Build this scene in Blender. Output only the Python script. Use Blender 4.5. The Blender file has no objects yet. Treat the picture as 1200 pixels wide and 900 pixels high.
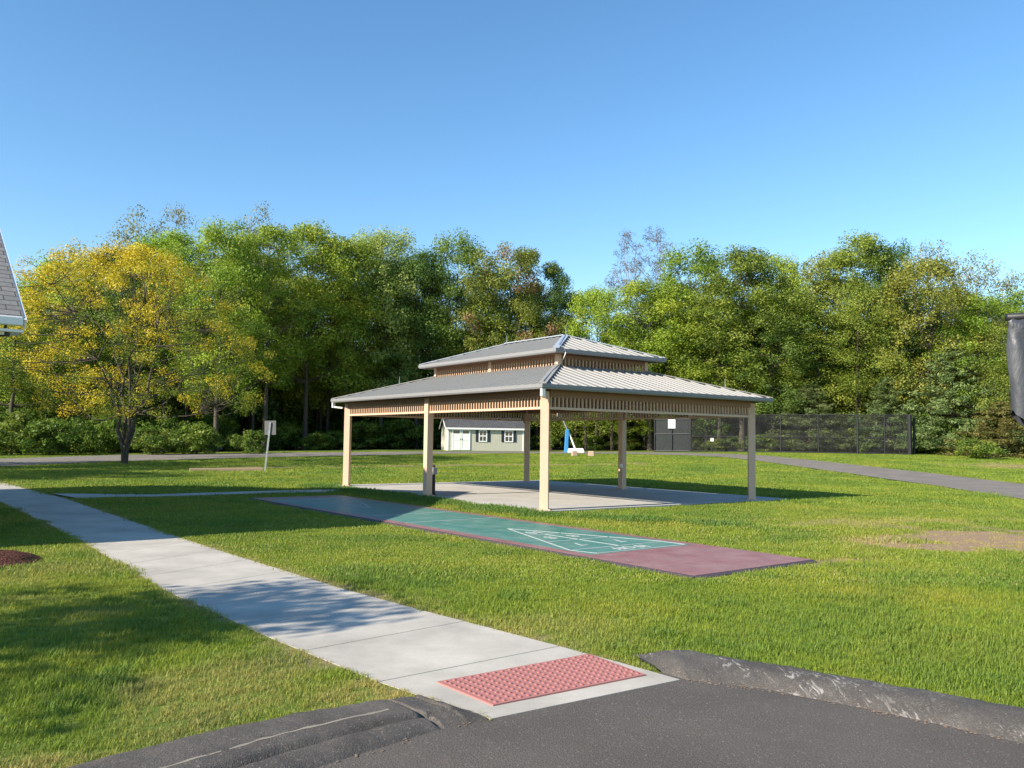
import bpy, math, random
import numpy as np
from mathutils import Vector, Matrix

random.seed(5)
scene = bpy.context.scene
COL = scene.collection
R_ = math.radians

# ------------------------------------------------------------------ camera model (solved from the pavilion)
F, PIT, ROLL, EYE = 972.0, 0.0669, 0.01307, 1.6
SUN_AZ, SUN_EL = R_(54.5), R_(29.5)          # azimuth the light travels towards, measured from +Y to +X


def ray(px, py):
    X, Y = px - 600, py - 450
    c, s = math.cos(ROLL), math.sin(ROLL)
    x, y = c * X + s * Y, -s * X + c * Y
    u = -y
    cp, sp = math.cos(PIT), math.sin(PIT)
    return np.array([x, F * cp - u * sp, F * sp + u * cp]) / F


def smooth(t):
    t = np.clip(t, 0, 1)
    return t * t * (3 - 2 * t)


def zt(x, y):
    """terrain height"""
    x = np.asarray(x, float); y = np.asarray(y, float)
    A = 0.1 + 0.5 * smooth((x + 38) / 33) + 0.25 * smooth((x - 2) / 20)
    return A * smooth((y - 28) / 40)


def at(px, py, dz=0.0):
    """ground point seen at photo pixel"""
    r = ray(px, py)
    t = 2.0
    prev = t
    while t < 400:
        p = np.array([0, 0, EYE]) + r * t
        if p[2] <= zt(p[0], p[1]) + dz:
            lo, hi = prev, t
            for _ in range(30):
                m = (lo + hi) / 2
                p = np.array([0, 0, EYE]) + r * m
                if p[2] <= zt(p[0], p[1]) + dz: hi = m
                else: lo = m
            return np.array([0, 0, EYE]) + r * hi
        prev = t
        t += 0.25
    return np.array([0, 0, EYE]) + r * 100


def at_y(px, py, Y):
    r = ray(px, py)
    return np.array([0, 0, EYE]) + r * (Y / r[1])


# ------------------------------------------------------------------ numpy noise
def vnoise(x, y, seed=0):
    x = np.asarray(x, float); y = np.asarray(y, float)
    xi, yi = np.floor(x).astype(np.int64), np.floor(y).astype(np.int64)
    xf, yf = x - xi, y - yi
    def h(a, b):
        n = (a * 374761393 + b * 668265263 + seed * 1442695041) & 0xffffffff
        n = ((n ^ (n >> 13)) * 1274126177) & 0xffffffff
        return ((n ^ (n >> 16)) & 0xffff) / 65535.0
    u = xf * xf * (3 - 2 * xf); v = yf * yf * (3 - 2 * yf)
    return (h(xi, yi) * (1 - u) + h(xi + 1, yi) * u) * (1 - v) + (h(xi, yi + 1) * (1 - u) + h(xi + 1, yi + 1) * u) * v


def fbm(x, y, seed=0, o=4):
    s, a, t = 0, 1, 0
    for i in range(o):
        s = s + a * vnoise(np.asarray(x) * 2 ** i, np.asarray(y) * 2 ** i, seed + i)
        t += a; a *= 0.55
    return s / t


def inpoly(x, y, poly):
    x = np.asarray(x); y = np.asarray(y)
    c = np.zeros(x.shape, bool)
    n = len(poly)
    for i in range(n):
        x0, y0 = poly[i][0], poly[i][1]; x1, y1 = poly[(i + 1) % n][0], poly[(i + 1) % n][1]
        k = ((y0 > y) != (y1 > y)) & (x < (x1 - x0) * (y - y0) / ((y1 - y0) or 1e-9) + x0)
        c ^= k
    return c


def polydist(x, y, line):
    """distance to an open polyline"""
    d = np.full(np.asarray(x).shape, 1e9)
    for i in range(len(line) - 1):
        ax, ay = line[i][0], line[i][1]; bx, by = line[i + 1][0], line[i + 1][1]
        dx, dy = bx - ax, by - ay
        t = np.clip(((x - ax) * dx + (y - ay) * dy) / (dx * dx + dy * dy + 1e-9), 0, 1)
        d = np.minimum(d, np.hypot(x - ax - t * dx, y - ay - t * dy))
    return d


# ------------------------------------------------------------------ materials
class NT:
    def __init__(s, name):
        s.m = bpy.data.materials.new(name); s.m.use_nodes = True
        s.t = s.m.node_tree; s.t.nodes.clear()
        s.out = s.n('ShaderNodeOutputMaterial')
    def n(s, typ, **kw):
        nd = s.t.nodes.new(typ)
        for k, v in kw.items():
            if k.startswith('i_'):
                key = k[2:]
                key = int(key) if key.isdigit() else key.replace('_', ' ')
                nd.inputs[key].default_value = v
            else:
                setattr(nd, k, v)
        return nd
    def l(s, a, b): s.t.links.new(a, b)
    def noise(s, vec, scale, detail=4, rough=0.55, dist=0.0):
        nd = s.n('ShaderNodeTexNoise', i_Scale=scale, i_Detail=detail, i_Roughness=rough, i_Distortion=dist)
        if vec is not None: s.l(vec, nd.inputs['Vector'])
        return nd.outputs[0]
    def ramp(s, fac, stops, interp='LINEAR'):
        nd = s.n('ShaderNodeValToRGB'); nd.color_ramp.interpolation = interp
        e = nd.color_ramp.elements
        while len(e) < len(stops): e.new(0.5)
        for k, (p, c) in enumerate(stops):
            e[k].position = p
            e[k].color = (c, c, c, 1) if isinstance(c, (int, float)) else (*c, 1)
        s.l(fac, nd.inputs[0]); return nd.outputs[0]
    def mix(s, fac, a, b, mode='MIX'):
        nd = s.n('ShaderNodeMix', data_type='RGBA', blend_type=mode)
        for sock, v in ((nd.inputs[0], fac), (nd.inputs[6], a), (nd.inputs[7], b)):
            if isinstance(v, (int, float)): sock.default_value = v
            elif isinstance(v, tuple): sock.default_value = (*v, 1)
            else: s.l(v, sock)
        return nd.outputs[2]
    def math(s, op, a, b=0.5):
        nd = s.n('ShaderNodeMath', operation=op)
        for k, v in enumerate((a, b)):
            if isinstance(v, (int, float)): nd.inputs[k].default_value = v
            else: s.l(v, nd.inputs[k])
        return nd.outputs[0]
    def mapping(s, vec, scale=(1, 1, 1), rot=(0, 0, 0)):
        nd = s.n('ShaderNodeMapping'); nd.inputs['Scale'].default_value = scale; nd.inputs['Rotation'].default_value = rot
        s.l(vec, nd.inputs[0]); return nd.outputs[0]
    def pos(s): return s.n('ShaderNodeNewGeometry').outputs['Position']
    def attr(s, name): return s.n('ShaderNodeAttribute', attribute_name=name).outputs['Fac']
    def bump(s, h, strength=0.3, dist=0.02):
        nd = s.n('ShaderNodeBump', i_Strength=strength, i_Distance=dist); s.l(h, nd.inputs['Height']); return nd.outputs[0]
    def bsdf(s, col, rough=0.8, normal=None, metal=0.0, spec=0.5):
        b = s.n('ShaderNodeBsdfPrincipled', i_Metallic=metal)
        b.inputs['Specular IOR Level'].default_value = spec
        for k, v in (('Base Color', col), ('Roughness', rough)):
            if isinstance(v, tuple): b.inputs[k].default_value = (*v, 1)
            elif isinstance(v, (int, float)): b.inputs[k].default_value = v
            else: s.l(v, b.inputs[k])
        if normal is not None: s.l(normal, b.inputs['Normal'])
        s.l(b.outputs[0], s.out.inputs[0]); return s.m


def mat_paint(name, col, rough=0.5, var=0.12, scale=6, metal=0.0, spec=0.4):
    t = NT(name); p = t.pos()
    n = t.noise(p, scale, 5, 0.6)
    n2 = t.noise(p, scale * 0.2, 2)
    f = t.mix(0.5, n, n2)
    c = t.mix(f, tuple(x * (1 - var) for x in col), tuple(min(1, x * (1 + var)) for x in col))
    return t.bsdf(c, t.ramp(n, [(0.3, rough - 0.08), (0.7, rough + 0.1)]), t.bump(t.noise(p, scale * 12, 3), 0.08, 0.004), metal, spec)


def mat_ground():
    t = NT('lawn_ground'); p = t.pos()
    n1 = t.noise(p, 0.35, 4, 0.6); n2 = t.noise(p, 6, 5, 0.7); n3 = t.noise(p, 45, 3, 0.7)
    g = t.ramp(n1, [(0.3, (0.084, 0.135, 0.022)), (0.5, (0.130, 0.186, 0.024)), (0.72, (0.182, 0.209, 0.032))])
    g = t.mix(t.ramp(n2, [(0.35, 0.0), (0.7, 0.55)]), g, (0.068, 0.115, 0.019))
    g = t.mix(t.ramp(n3, [(0.4, 0.0), (0.75, 0.6)]), g, (0.216, 0.223, 0.061))
    lush = t.attr('lush')
    g = t.mix(t.math('MULTIPLY', lush, 0.7), g, (0.035, 0.085, 0.02))
    d = t.ramp(t.noise(p, 9, 5, 0.7), [(0.3, (0.24, 0.165, 0.10)), (0.7, (0.36, 0.26, 0.165))])
    c = t.mix(t.attr('dirt'), g, d)
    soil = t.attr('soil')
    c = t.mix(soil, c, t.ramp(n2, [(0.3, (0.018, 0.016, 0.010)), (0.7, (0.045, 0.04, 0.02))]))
    h = t.mix(0.5, n2, n3)
    return t.bsdf(c, 0.95, t.bump(h, 0.7, 0.05), 0, 0.1)


def mat_grass():
    t = NT('grass_blade'); p = t.pos()
    n1 = t.noise(p, 0.35, 4, 0.6); n2 = t.noise(p, 5, 3, 0.6)
    c = t.ramp(n1, [(0.3, (0.150, 0.232, 0.025)), (0.5, (0.256, 0.319, 0.032)), (0.7, (0.363, 0.355, 0.045))])
    c = t.mix(t.ramp(n2, [(0.45, 0.0), (0.75, 0.6)]), c, (0.124, 0.217, 0.025))
    tone = t.attr('tone')
    c = t.mix(t.ramp(tone, [(0.90, 0.0), (1.0, 0.8)]), c, (0.573, 0.466, 0.208))
    c = t.mix(t.math('MULTIPLY', t.ramp(tone, [(0.0, 1.0), (0.4, 0.0)]), 0.55), c, (0.091, 0.178, 0.025))
    lush = t.n('ShaderNodeAttribute', attribute_name='lush', attribute_type='INSTANCER').outputs['Fac']
    c = t.mix(t.math('MULTIPLY', lush, 0.8), c, (0.079, 0.186, 0.035))
    dry = t.n('ShaderNodeAttribute', attribute_name='dry', attribute_type='INSTANCER').outputs['Fac']
    c = t.mix(t.math('MULTIPLY', dry, 0.6), c, (0.573, 0.404, 0.176))
    a = t.n('ShaderNodeBsdfPrincipled', i_Roughness=0.55); a.inputs['Specular IOR Level'].default_value = 0.25
    t.l(c, a.inputs['Base Color'])
    b = t.n('ShaderNodeBsdfTranslucent'); t.l(c, b.inputs[0])
    m = t.n('ShaderNodeMixShader', i_0=0.35); t.l(a.outputs[0], m.inputs[1]); t.l(b.outputs[0], m.inputs[2])
    t.l(m.outputs[0], t.out.inputs[0]); return t.m


def mat_leaf(name, dark, mid, light, hue_var=0.012, val_var=0.35, transl=0.42, accent=None):
    t = NT(name)
    tone = t.attr('tone')
    c = t.ramp(tone, [(0.05, dark), (0.5, mid), (0.95, light)])
    if accent is not None:
        c = t.mix(t.ramp(t.attr('accent'), [(0.35, 0.0), (0.65, 1.0)]), c, accent)
    rnd = t.n('ShaderNodeObjectInfo').outputs['Random']
    h = t.n('ShaderNodeHueSaturation')
    t.l(c, h.inputs['Color'])
    t.l(t.math('ADD', t.math('MULTIPLY', rnd, hue_var * 2), 0.5 - hue_var), h.inputs['Hue'])
    r2 = t.math('FRACT', t.math('MULTIPLY', rnd, 7.31), 0)
    t.l(t.math('ADD', t.math('MULTIPLY', r2, val_var), 1 - val_var / 2), h.inputs['Value'])
    a = t.n('ShaderNodeBsdfPrincipled', i_Roughness=0.5); a.inputs['Specular IOR Level'].default_value = 0.3
    t.l(h.outputs[0], a.inputs['Base Color'])
    b = t.n('ShaderNodeBsdfTranslucent'); t.l(h.outputs[0], b.inputs[0])
    m = t.n('ShaderNodeMixShader', i_0=transl); t.l(a.outputs[0], m.inputs[1]); t.l(b.outputs[0], m.inputs[2])
    t.l(m.outputs[0], t.out.inputs[0]); return t.m


def mat_bark(name, a, b):
    t = NT(name); co = t.n('ShaderNodeTexCoord').outputs['Object']
    n = t.noise(t.mapping(co, (6, 6, 1.2)), 3, 6, 0.65)
    return t.bsdf(t.ramp(n, [(0.35, a), (0.65, b)]), 0.9, t.bump(n, 0.6, 0.04), 0, 0.2)


def mat_concrete(name, base=(0.46, 0.44, 0.40), stain=0.16):
    t = NT(name); p = t.pos()
    n = t.noise(p, 1.1, 6, 0.65); n2 = t.noise(p, 60, 4, 0.7); n3 = t.noise(p, 0.4, 3)
    c = t.mix(t.ramp(n, [(0.3, 0.0), (0.7, 1.0)]), tuple(x * (1 - stain) for x in base), tuple(x * (1 + stain * 0.6) for x in base))
    c = t.mix(t.ramp(n2, [(0.25, 0.35), (0.5, 0.0)]), c, tuple(x * 0.6 for x in base))
    c = t.mix(t.ramp(n3, [(0.55, 0.0), (0.75, 0.25)]), c, (0.36, 0.32, 0.26))
    broom = t.noise(t.mapping(p, (14, 90, 1), (0, 0, R_(-53))), 2, 2)
    return t.bsdf(c, 0.85, t.bump(t.mix(0.5, n2, broom), 0.25, 0.006), 0, 0.3)


def mat_asphalt(name='asphalt', k=1.0, brown=0.0):
    t = NT(name); p = t.pos()
    v = t.n('ShaderNodeTexVoronoi', i_Scale=90.0); t.l(p, v.inputs['Vector'])
    n = t.noise(p, 120, 3, 0.8); n1 = t.noise(p, 0.9, 5, 0.6)
    c = t.ramp(n1, [(0.3, (0.040 * k, 0.0355 * k, 0.031 * k)), (0.7, (0.058 * k, 0.051 * k, 0.0445 * k))])
    c = t.mix(t.ramp(v.outputs['Color'], [(0.78, 0.0), (0.95, 0.55)]), c, (0.11 * k, 0.10 * k, 0.088 * k))
    c = t.mix(t.ramp(n, [(0.35, 0.7), (0.55, 0.0)]), c, (0.016, 0.0155, 0.015))
    if brown:
        c = t.mix(t.ramp(t.noise(p, 2.2, 5, 0.7), [(0.62, 0.0), (0.75, brown)]), c, (0.24, 0.14, 0.085))
    h = t.mix(0.5, v.outputs['Distance'], n)
    return t.bsdf(c, 0.88, t.bump(h, 0.6, 0.008), 0, 0.25)


def mat_kerb(scuff):
    t = NT('asphalt_kerb_scuffed' if scuff else 'asphalt_kerb'); p = t.pos()
    n = t.noise(p, 90, 4, 0.8); n1 = t.noise(p, 2.0, 5, 0.65)
    c = t.ramp(n1, [(0.3, (0.060, 0.054, 0.049)), (0.7, (0.120, 0.108, 0.096))])
    c = t.mix(t.ramp(n, [(0.35, 0.6), (0.55, 0.0)]), c, (0.032, 0.030, 0.028))
    v = t.n('ShaderNodeTexVoronoi', i_Scale=120.0); t.l(p, v.inputs['Vector'])
    c = t.mix(t.ramp(v.outputs['Color'], [(0.74, 0.0), (0.95, 0.7)]), c, (0.21, 0.19, 0.17))
    if scuff:
        w = t.noise(t.mapping(p, (8, 2.5, 2.5), (0, 0, R_(35))), 2.2, 6, 0.75, 1.2)
        big = t.noise(p, 1.1, 2)
        f = t.math('MULTIPLY', t.ramp(w, [(0.545, 0.0), (0.62, 0.9)]), t.ramp(big, [(0.40, 0.0), (0.52, 1.0)]))
        c = t.mix(f, c, (0.36, 0.34, 0.31))
    return t.bsdf(c, 0.9, t.bump(t.mix(0.5, t.mix(0.4, n, n1), v.outputs['Distance']), 0.55, 0.008), 0, 0.25)


def mat_shingle(name, a, b, ax):
    """courses of shingles on a slope; ax = rotation about z of the eave direction"""
    t = NT(name); co = t.n('ShaderNodeTexCoord').outputs['Object']
    br = t.n('ShaderNodeTexBrick', i_Scale=1.0)
    br.inputs['Color1'].default_value = (*a, 1); br.inputs['Color2'].default_value = (*b, 1)
    br.inputs['Mortar'].default_value = (a[0] * 0.25, a[1] * 0.25, a[2] * 0.25, 1)
    br.inputs['Brick Width'].default_value = 0.34; br.inputs['Row Height'].default_value = 0.115; br.inputs['Mortar Size'].default_value = 0.008
    m = t.n('ShaderNodeMapping'); m.inputs['Rotation'].default_value = (0, 0, -ax); t.l(co, m.inputs[0])
    s = t.n('ShaderNodeSeparateXYZ'); t.l(m.outputs[0], s.inputs[0])
    cb = t.n('ShaderNodeCombineXYZ'); t.l(s.outputs[0], cb.inputs[0]); t.l(t.math('MULTIPLY', s.outputs[2], 1.25), cb.inputs[1])
    t.l(cb.outputs[0], br.inputs['Vector'])
    n = t.noise(co, 14, 4, 0.7)
    c = t.mix(t.ramp(n, [(0.3, 0.5), (0.6, 0.0)]), br.outputs[0], tuple(x * 0.6 for x in a))
    return t.bsdf(c, 0.9, t.bump(br.outputs['Fac'], -0.5, 0.012), 0, 0.2)


def mat_siding(name, col, rotz, pitch=0.2):
    t = NT(name); co = t.n('ShaderNodeTexCoord').outputs['Object']
    m = t.mapping(co, (1, 1, 1), (0, 0, -rotz))
    s = t.n('ShaderNodeSeparateXYZ'); t.l(m, s.inputs[0])
    fr = t.math('FRACT', t.math('DIVIDE', s.outputs[0], pitch), 0)
    g = t.ramp(fr, [(0.0, 1.0), (0.07, 0.0), (0.93, 0.0), (1.0, 1.0)])
    n = t.noise(co, 3, 4)
    c = t.mix(n, tuple(x * 0.88 for x in col), tuple(x * 1.08 for x in col))
    c = t.mix(t.math('MULTIPLY', g, 0.45), c, tuple(x * 0.45 for x in col))
    return t.bsdf(c, 0.7, t.bump(g, -0.6, 0.015), 0, 0.3)


def mat_tile(name, col, pitch, rotz, var=0.14, rough=0.42):
    """moulded plastic sport tiles: little squares with grooves, in court coordinates"""
    t = NT(name); co = t.n('ShaderNodeTexCoord').outputs['Object']
    m = t.mapping(co, (1, 1, 1), (0, 0, -rotz))
    br = t.n('ShaderNodeTexBrick', i_Scale=1.0); br.offset = 0.0
    br.inputs['Color1'].default_value = (*col, 1); br.inputs['Color2'].default_value = (*[x * (1 - var) for x in col], 1)
    br.inputs['Mortar'].default_value = (*[x * 0.6 for x in col], 1)
    br.inputs['Brick Width'].default_value = pitch; br.inputs['Row Height'].default_value = pitch; br.inputs['Mortar Size'].default_value = pitch * 0.022
    t.l(m, br.inputs['Vector'])
    n = t.noise(co, 2.2, 5, 0.65); n2 = t.noise(co, 80, 3, 0.7)
    c = t.mix(t.ramp(n, [(0.35, 0.0), (0.75, 0.35)]), br.outputs[0], (0.34, 0.32, 0.28))
    c = t.mix(t.ramp(n2, [(0.3, 0.35), (0.5, 0.0)]), c, tuple(x * 0.5 for x in col))
    return t.bsdf(c, t.ramp(n, [(0.3, rough - 0.06), (0.7, rough + 0.14)]), t.bump(br.outputs['Fac'], -0.35, 0.004), 0, 0.5)


def mat_mulch():
    t = NT('red_mulch'); p = t.pos()
    v = t.n('ShaderNodeTexVoronoi', i_Scale=30.0); t.l(t.mapping(p, (1, 2.3, 1)), v.inputs['Vector'])
    c = t.ramp(v.outputs['Color'], [(0.1, (0.045, 0.018, 0.012)), (0.6, (0.12, 0.045, 0.03)), (0.95, (0.20, 0.09, 0.06))])
    return t.bsdf(c, 0.95, t.bump(v.outputs['Distance'], 1.0, 0.03), 0, 0.15)


def mat_mesh(name, dens, col=(0.012, 0.013, 0.014)):
    """woven wire / screen: a fine procedural grid of dark wire with open holes"""
    t = NT(name); co = t.n('ShaderNodeTexCoord').outputs['Object']
    a = t.n('ShaderNodeBsdfPrincipled', i_Roughness=0.6); a.inputs['Base Color'].default_value = (*col, 1)
    b = t.n('ShaderNodeBsdfTransparent')
    n = t.noise(t.mapping(co, (1, 1, 1)), 1.5, 3)
    f = t.ramp(n, [(0.3, dens - 0.08), (0.7, dens + 0.08)])
    m = t.n('ShaderNodeMixShader'); t.l(f, m.inputs[0]); t.l(b.outputs[0], m.inputs[1]); t.l(a.outputs[0], m.inputs[2])
    t.l(m.outputs[0], t.out.inputs[0]); return t.m


# ------------------------------------------------------------------ object helpers
ORI = {}


def tag(o, label=None, cat=None, group=None, kind=None):
    if label: o['label'] = label
    if cat: o['category'] = cat
    if group: o['group'] = group
    if kind: o['kind'] = kind
    return o


def thing(name, label, cat, loc, group=None):
    o = bpy.data.objects.new(name, None); COL.objects.link(o)
    o.location = tuple(float(v) for v in loc); o.empty_display_size = 0.2
    ORI[o] = Vector(o.location)
    return tag(o, label, cat, group)


class MB:
    """collects world-space geometry for ONE mesh object"""
    def __init__(s): s.v, s.f = [], []
    def add(s, vs, fs):
        k = len(s.v); s.v += [tuple(float(c) for c in p) for p in vs]; s.f += [tuple(i + k for i in q) for q in fs]
    def quad(s, a, b, c, d): s.add([a, b, c, d], [(0, 1, 2, 3)])
    def hexa(s, b, t):
        s.add(list(b) + list(t), [(3, 2, 1, 0), (4, 5, 6, 7), (0, 1, 5, 4), (1, 2, 6, 5), (2, 3, 7, 6), (3, 0, 4, 7)])
    def box(s, c, ex, ey, ez, hx, hy, hz):
        c, ex, ey, ez = (np.array(v, float) for v in (c, ex, ey, ez))
        q = [(-1, -1), (1, -1), (1, 1), (-1, 1)]
        s.hexa([c + ex * hx * i + ey * hy * j - ez * hz for i, j in q], [c + ex * hx * i + ey * hy * j + ez * hz for i, j in q])
    def beam(s, a, b, w, h, up=(0, 0, 1)):
        a, b, up = np.array(a, float), np.array(b, float), np.array(up, float)
        d = b - a; L = np.linalg.norm(d); d /= L
        sx = np.cross(d, up); sx /= np.linalg.norm(sx); uz = np.cross(sx, d)
        s.box((a + b) / 2, d, sx, uz, L / 2, w / 2, h / 2)
    def tube(s, pts, rad, n=8, cap=True):
        pts = [np.array(p, float) for p in pts]
        if not hasattr(rad, '__len__'): rad = [rad] * len(pts)
        k = len(s.v); prev = None
        for i, p in enumerate(pts):
            d = pts[min(i + 1, len(pts) - 1)] - pts[max(i - 1, 0)]
            d = d / (np.linalg.norm(d) + 1e-9)
            if prev is None:
                a = np.array([1, 0, 0]) if abs(d[0]) < 0.8 else np.array([0, 1, 0])
            else: a = prev
            x = a - d * np.dot(a, d); x /= np.linalg.norm(x) + 1e-9; prev = x
            y = np.cross(d, x)
            for j in range(n):
                t = 2 * math.pi * j / n
                s.v.append(tuple(p + (x * math.cos(t) + y * math.sin(t)) * rad[i]))
        for i in range(len(pts) - 1):
            for j in range(n):
                s.f.append((k + i * n + j, k + i * n + (j + 1) % n, k + (i + 1) * n + (j + 1) % n, k + (i + 1) * n + j))
        if cap:
            s.f.append(tuple(k + j for j in range(n))[::-1]); s.f.append(tuple(k + (len(pts) - 1) * n + j for j in range(n)))
    def build(s, name, mat, parent=None, smooth=False, bevel=0.0):
        me = bpy.data.meshes.new(name)
        off = ORI.get(parent, Vector((0, 0, 0)))
        me.from_pydata([(v[0] - off.x, v[1] - off.y, v[2] - off.z) for v in s.v], [], s.f)
        me.update()
        if smooth: me.polygons.foreach_set('use_smooth', [True] * len(me.polygons))
        o = bpy.data.objects.new(name, me); COL.objects.link(o)
        me.materials.append(mat)
        if parent is not None: o.parent = parent; ORI[o] = off
        else: ORI[o] = Vector((0, 0, 0))
        if bevel:
            b = o.modifiers.new('bevel', 'BEVEL'); b.width = bevel; b.segments = 2; b.limit_method = 'ANGLE'
        return o


def np_mesh(name, verts, faces, mat=None, attrs=None, smooth=False):
    """faces: (n,k) array"""
    me = bpy.data.meshes.new(name)
    nv, (nf, k) = len(verts), faces.shape
    me.vertices.add(nv); me.vertices.foreach_set('co', np.ascontiguousarray(verts, np.float32).ravel())
    me.loops.add(nf * k); me.loops.foreach_set('vertex_index', np.ascontiguousarray(faces, np.int32).ravel())
    me.polygons.add(nf)
    me.polygons.foreach_set('loop_start', np.arange(0, nf * k, k, dtype=np.int32))
    try: me.polygons.foreach_set('loop_total', np.full(nf, k, np.int32))
    except Exception: pass
    for an, av in (attrs or {}).items():
        a = me.attributes.new(an, 'FLOAT', 'POINT'); a.data.foreach_set('value', np.ascontiguousarray(av, np.float32))
    me.update(calc_edges=True); me.validate()
    if smooth: me.polygons.foreach_set('use_smooth', [True] * len(me.polygons))
    if mat: me.materials.append(mat)
    return me


def link_mesh(name, me, parent=None):
    o = bpy.data.objects.new(name, me); COL.objects.link(o)
    if parent is not None: o.parent = parent
    return o


# ------------------------------------------------------------------ layout frames
TH = 0.9367
DL = np.array([-math.cos(TH), math.sin(TH), 0.0])     # along the court / pavilion long side, away from the camera
DR = np.array([math.sin(TH), math.cos(TH), 0.0])      # across, to the right
UP = np.array([0, 0, 1.0])
PN = np.array([0.758, 18.76, 0.0])                    # near corner post of the pavilion
PA, PB, OH = 10.26, 7.35, 0.43


def P(u, v, z=0.0): return PN + DL * u + DR * v + UP * z


# court frame
C0 = np.array([2.18, 9.87, 0]); CW, CL = 2.43, 14.3
CDL = np.array([-0.612, 0.791, 0.0]); CDR = np.array([0.791, 0.612, 0.0])
CROT = math.atan2(CDR[1], CDR[0])


def Cc(u, v, z=0.0): return C0 + CDL * u + CDR * v + UP * z


walkR = [at(x, y) for x, y in ((0, 565), (75, 584), (170, 616), (240, 640), (330, 668), (400, 690), (500, 717), (600, 743), (720, 775), (797, 797))]
walkL = [at(x, y) for x, y in ((0, 588), (60, 616), (105, 640), (200, 695), (310, 745), (450, 802), (575, 843))]
# carry the walk on past the frame's left edge
dW = (walkR[0] - walkR[1]); dW /= np.linalg.norm(dW)
walkR.insert(0, walkR[0] + dW * 9); walkL.insert(0, walkL[0] + dW * 14)


def resample(line, n):
    line = [np.array(p[:2]) for p in line]
    L = np.cumsum([0] + [np.linalg.norm(line[i + 1] - line[i]) for i in range(len(line) - 1)])
    t = np.linspace(0, L[-1], n)
    return np.stack([np.interp(t, L, [p[k] for p in line]) for k in (0, 1)], 1)


WN = 97
WR, WL = resample(walkR, WN), resample(walkL, WN)
walk_poly = list(WR) + list(WL[::-1])
slab_poly = [P(-0.35, -0.42), P(-0.35, PB + 1.55), P(PA + 0.6, PB + 1.0), P(PA + 0.6, -0.5)]
court_poly = [Cc(0, 0), Cc(0, CW), Cc(CL, CW), Cc(CL, 0)]
path_a = [at(x, y)[:2] for x, y in ((60, 579.5), (180, 580.5), (290, 577), (412, 574))]
path_b = [at(x, y)[:2] for x, y in ((88, 584.5), (180, 582.8), (290, 579.5), (412, 576.5))]
path_poly = path_a + path_b[::-1]
# edge of the asphalt (kerb foot, road side) from left to right
kL_grass = [at(x, y)[:2] for x, y in ((-160, 985), (0, 930), (140, 893), (300, 855), (480, 823), (515, 824))]
kL_road = [at(x, y)[:2] for x, y in ((60, 1010), (250, 945), (372, 900), (480, 866), (530, 852), (572, 844))]
kR_grass = [at(x, y)[:2] for x, y in ((738, 768), (805, 768), (900, 785), (1000, 802), (1100, 820), (1200, 838), (1330, 861), (1500, 888))]
kR_road = [at(x, y)[:2] for x, y in ((776, 788), (806, 797), (900, 809), (1000, 828), (1100, 849), (1200, 872), (1330, 905), (1500, 950))]
road_edge = [np.array([-7, 1.2]), kL_grass[0]] + list(kL_grass[1:-1]) + [kL_road[-1], kR_road[0]] + list(kR_grass[1:]) + [np.array([6.4, 1.0])]
drive_poly = road_edge + [np.array([6.4, -8]), np.array([-7, -8])]
roadA = [at(x, y)[:2] for x, y in ((-60, 541), (0, 538), (140, 533.5), (300, 531.2), (420, 530.3), (520, 529.6), (620, 529.4), (720, 530), (800, 531), (850, 532.3), (900, 534.5), (1000, 545), (1100, 556), (1200, 568), (1290, 579))]
roadB = [at(x, y)[:2] for x, y in ((-60, 550), (0, 547), (140, 541), (300, 536.5), (420, 534.2), (520, 532.2), (620, 531.4), (720, 532), (800, 533.8), (850, 536), (900, 542), (1000, 556), (1100, 570), (1200, 586), (1290, 600))]
strip = [at(x, y)[:2] for x, y in ((225, 549), (330, 547.5), (450, 546.5), (620, 544.5), (760, 543.5))]


def ell(x, y, c, rx, ry, ang):
    dx, dy = x - c[0], y - c[1]
    a = math.cos(ang) * dx + math.sin(ang) * dy; b = -math.sin(ang) * dx + math.cos(ang) * dy
    return np.hypot(a / rx, b / ry)


DP = at(1150, 632); DP2 = at(1010, 612); DP3 = at(985, 657); DP4 = at(1190, 546)


def dirt_f(x, y):
    x = np.asarray(x, float); y = np.asarray(y, float)
    n = fbm(x * 1.3, y * 1.3, 3) - 0.5; n2 = fbm(x * 5, y * 5, 9) - 0.5
    w = n * 1.5 + n2 * 0.9
    d = np.zeros(x.shape)
    d = np.maximum(d, smooth((1.05 - ell(x, y, DP, 2.9, 1.35, 0.45) + w) * 2.6))
    d = np.maximum(d, 0.55 * smooth((1.0 - ell(x, y, DP2, 3.3, 1.2, 0.25) + w * 1.3) * 2.0))
    d = np.maximum(d, smooth((1.0 - ell(x, y, DP3, 0.75, 0.2, 0.4) + w * 0.5) * 3))
    d = np.maximum(d, 0.7 * smooth((1.0 - ell(x, y, DP4, 5, 3, 0.2) + w) * 2))
    d = np.maximum(d, 0.85 * smooth((0.8 - polydist(x, y, strip) + w * 1.6) * 1.6))
    # worn borders of walk and court
    e = np.minimum(polydist(x, y, WR), polydist(x, y, WL))
    d = np.maximum(d, 0.75 * smooth((0.16 - e + w * 0.2) * 7))
    cb = polydist(x, y, court_poly + [court_poly[0]])
    d = np.maximum(d, 0.8 * smooth((0.13 - cb + w * 0.2) * 7))
    return d


tall_line = [P(PA + 0.6, -0.8)[:2], P(3, -0.75)[:2], P(-0.6, -0.7)[:2]]
lush_pts = [at(x, y)[:2] for x, y in ((700, 607), (800, 612), (900, 622), (960, 630), (1040, 634))]


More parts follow.
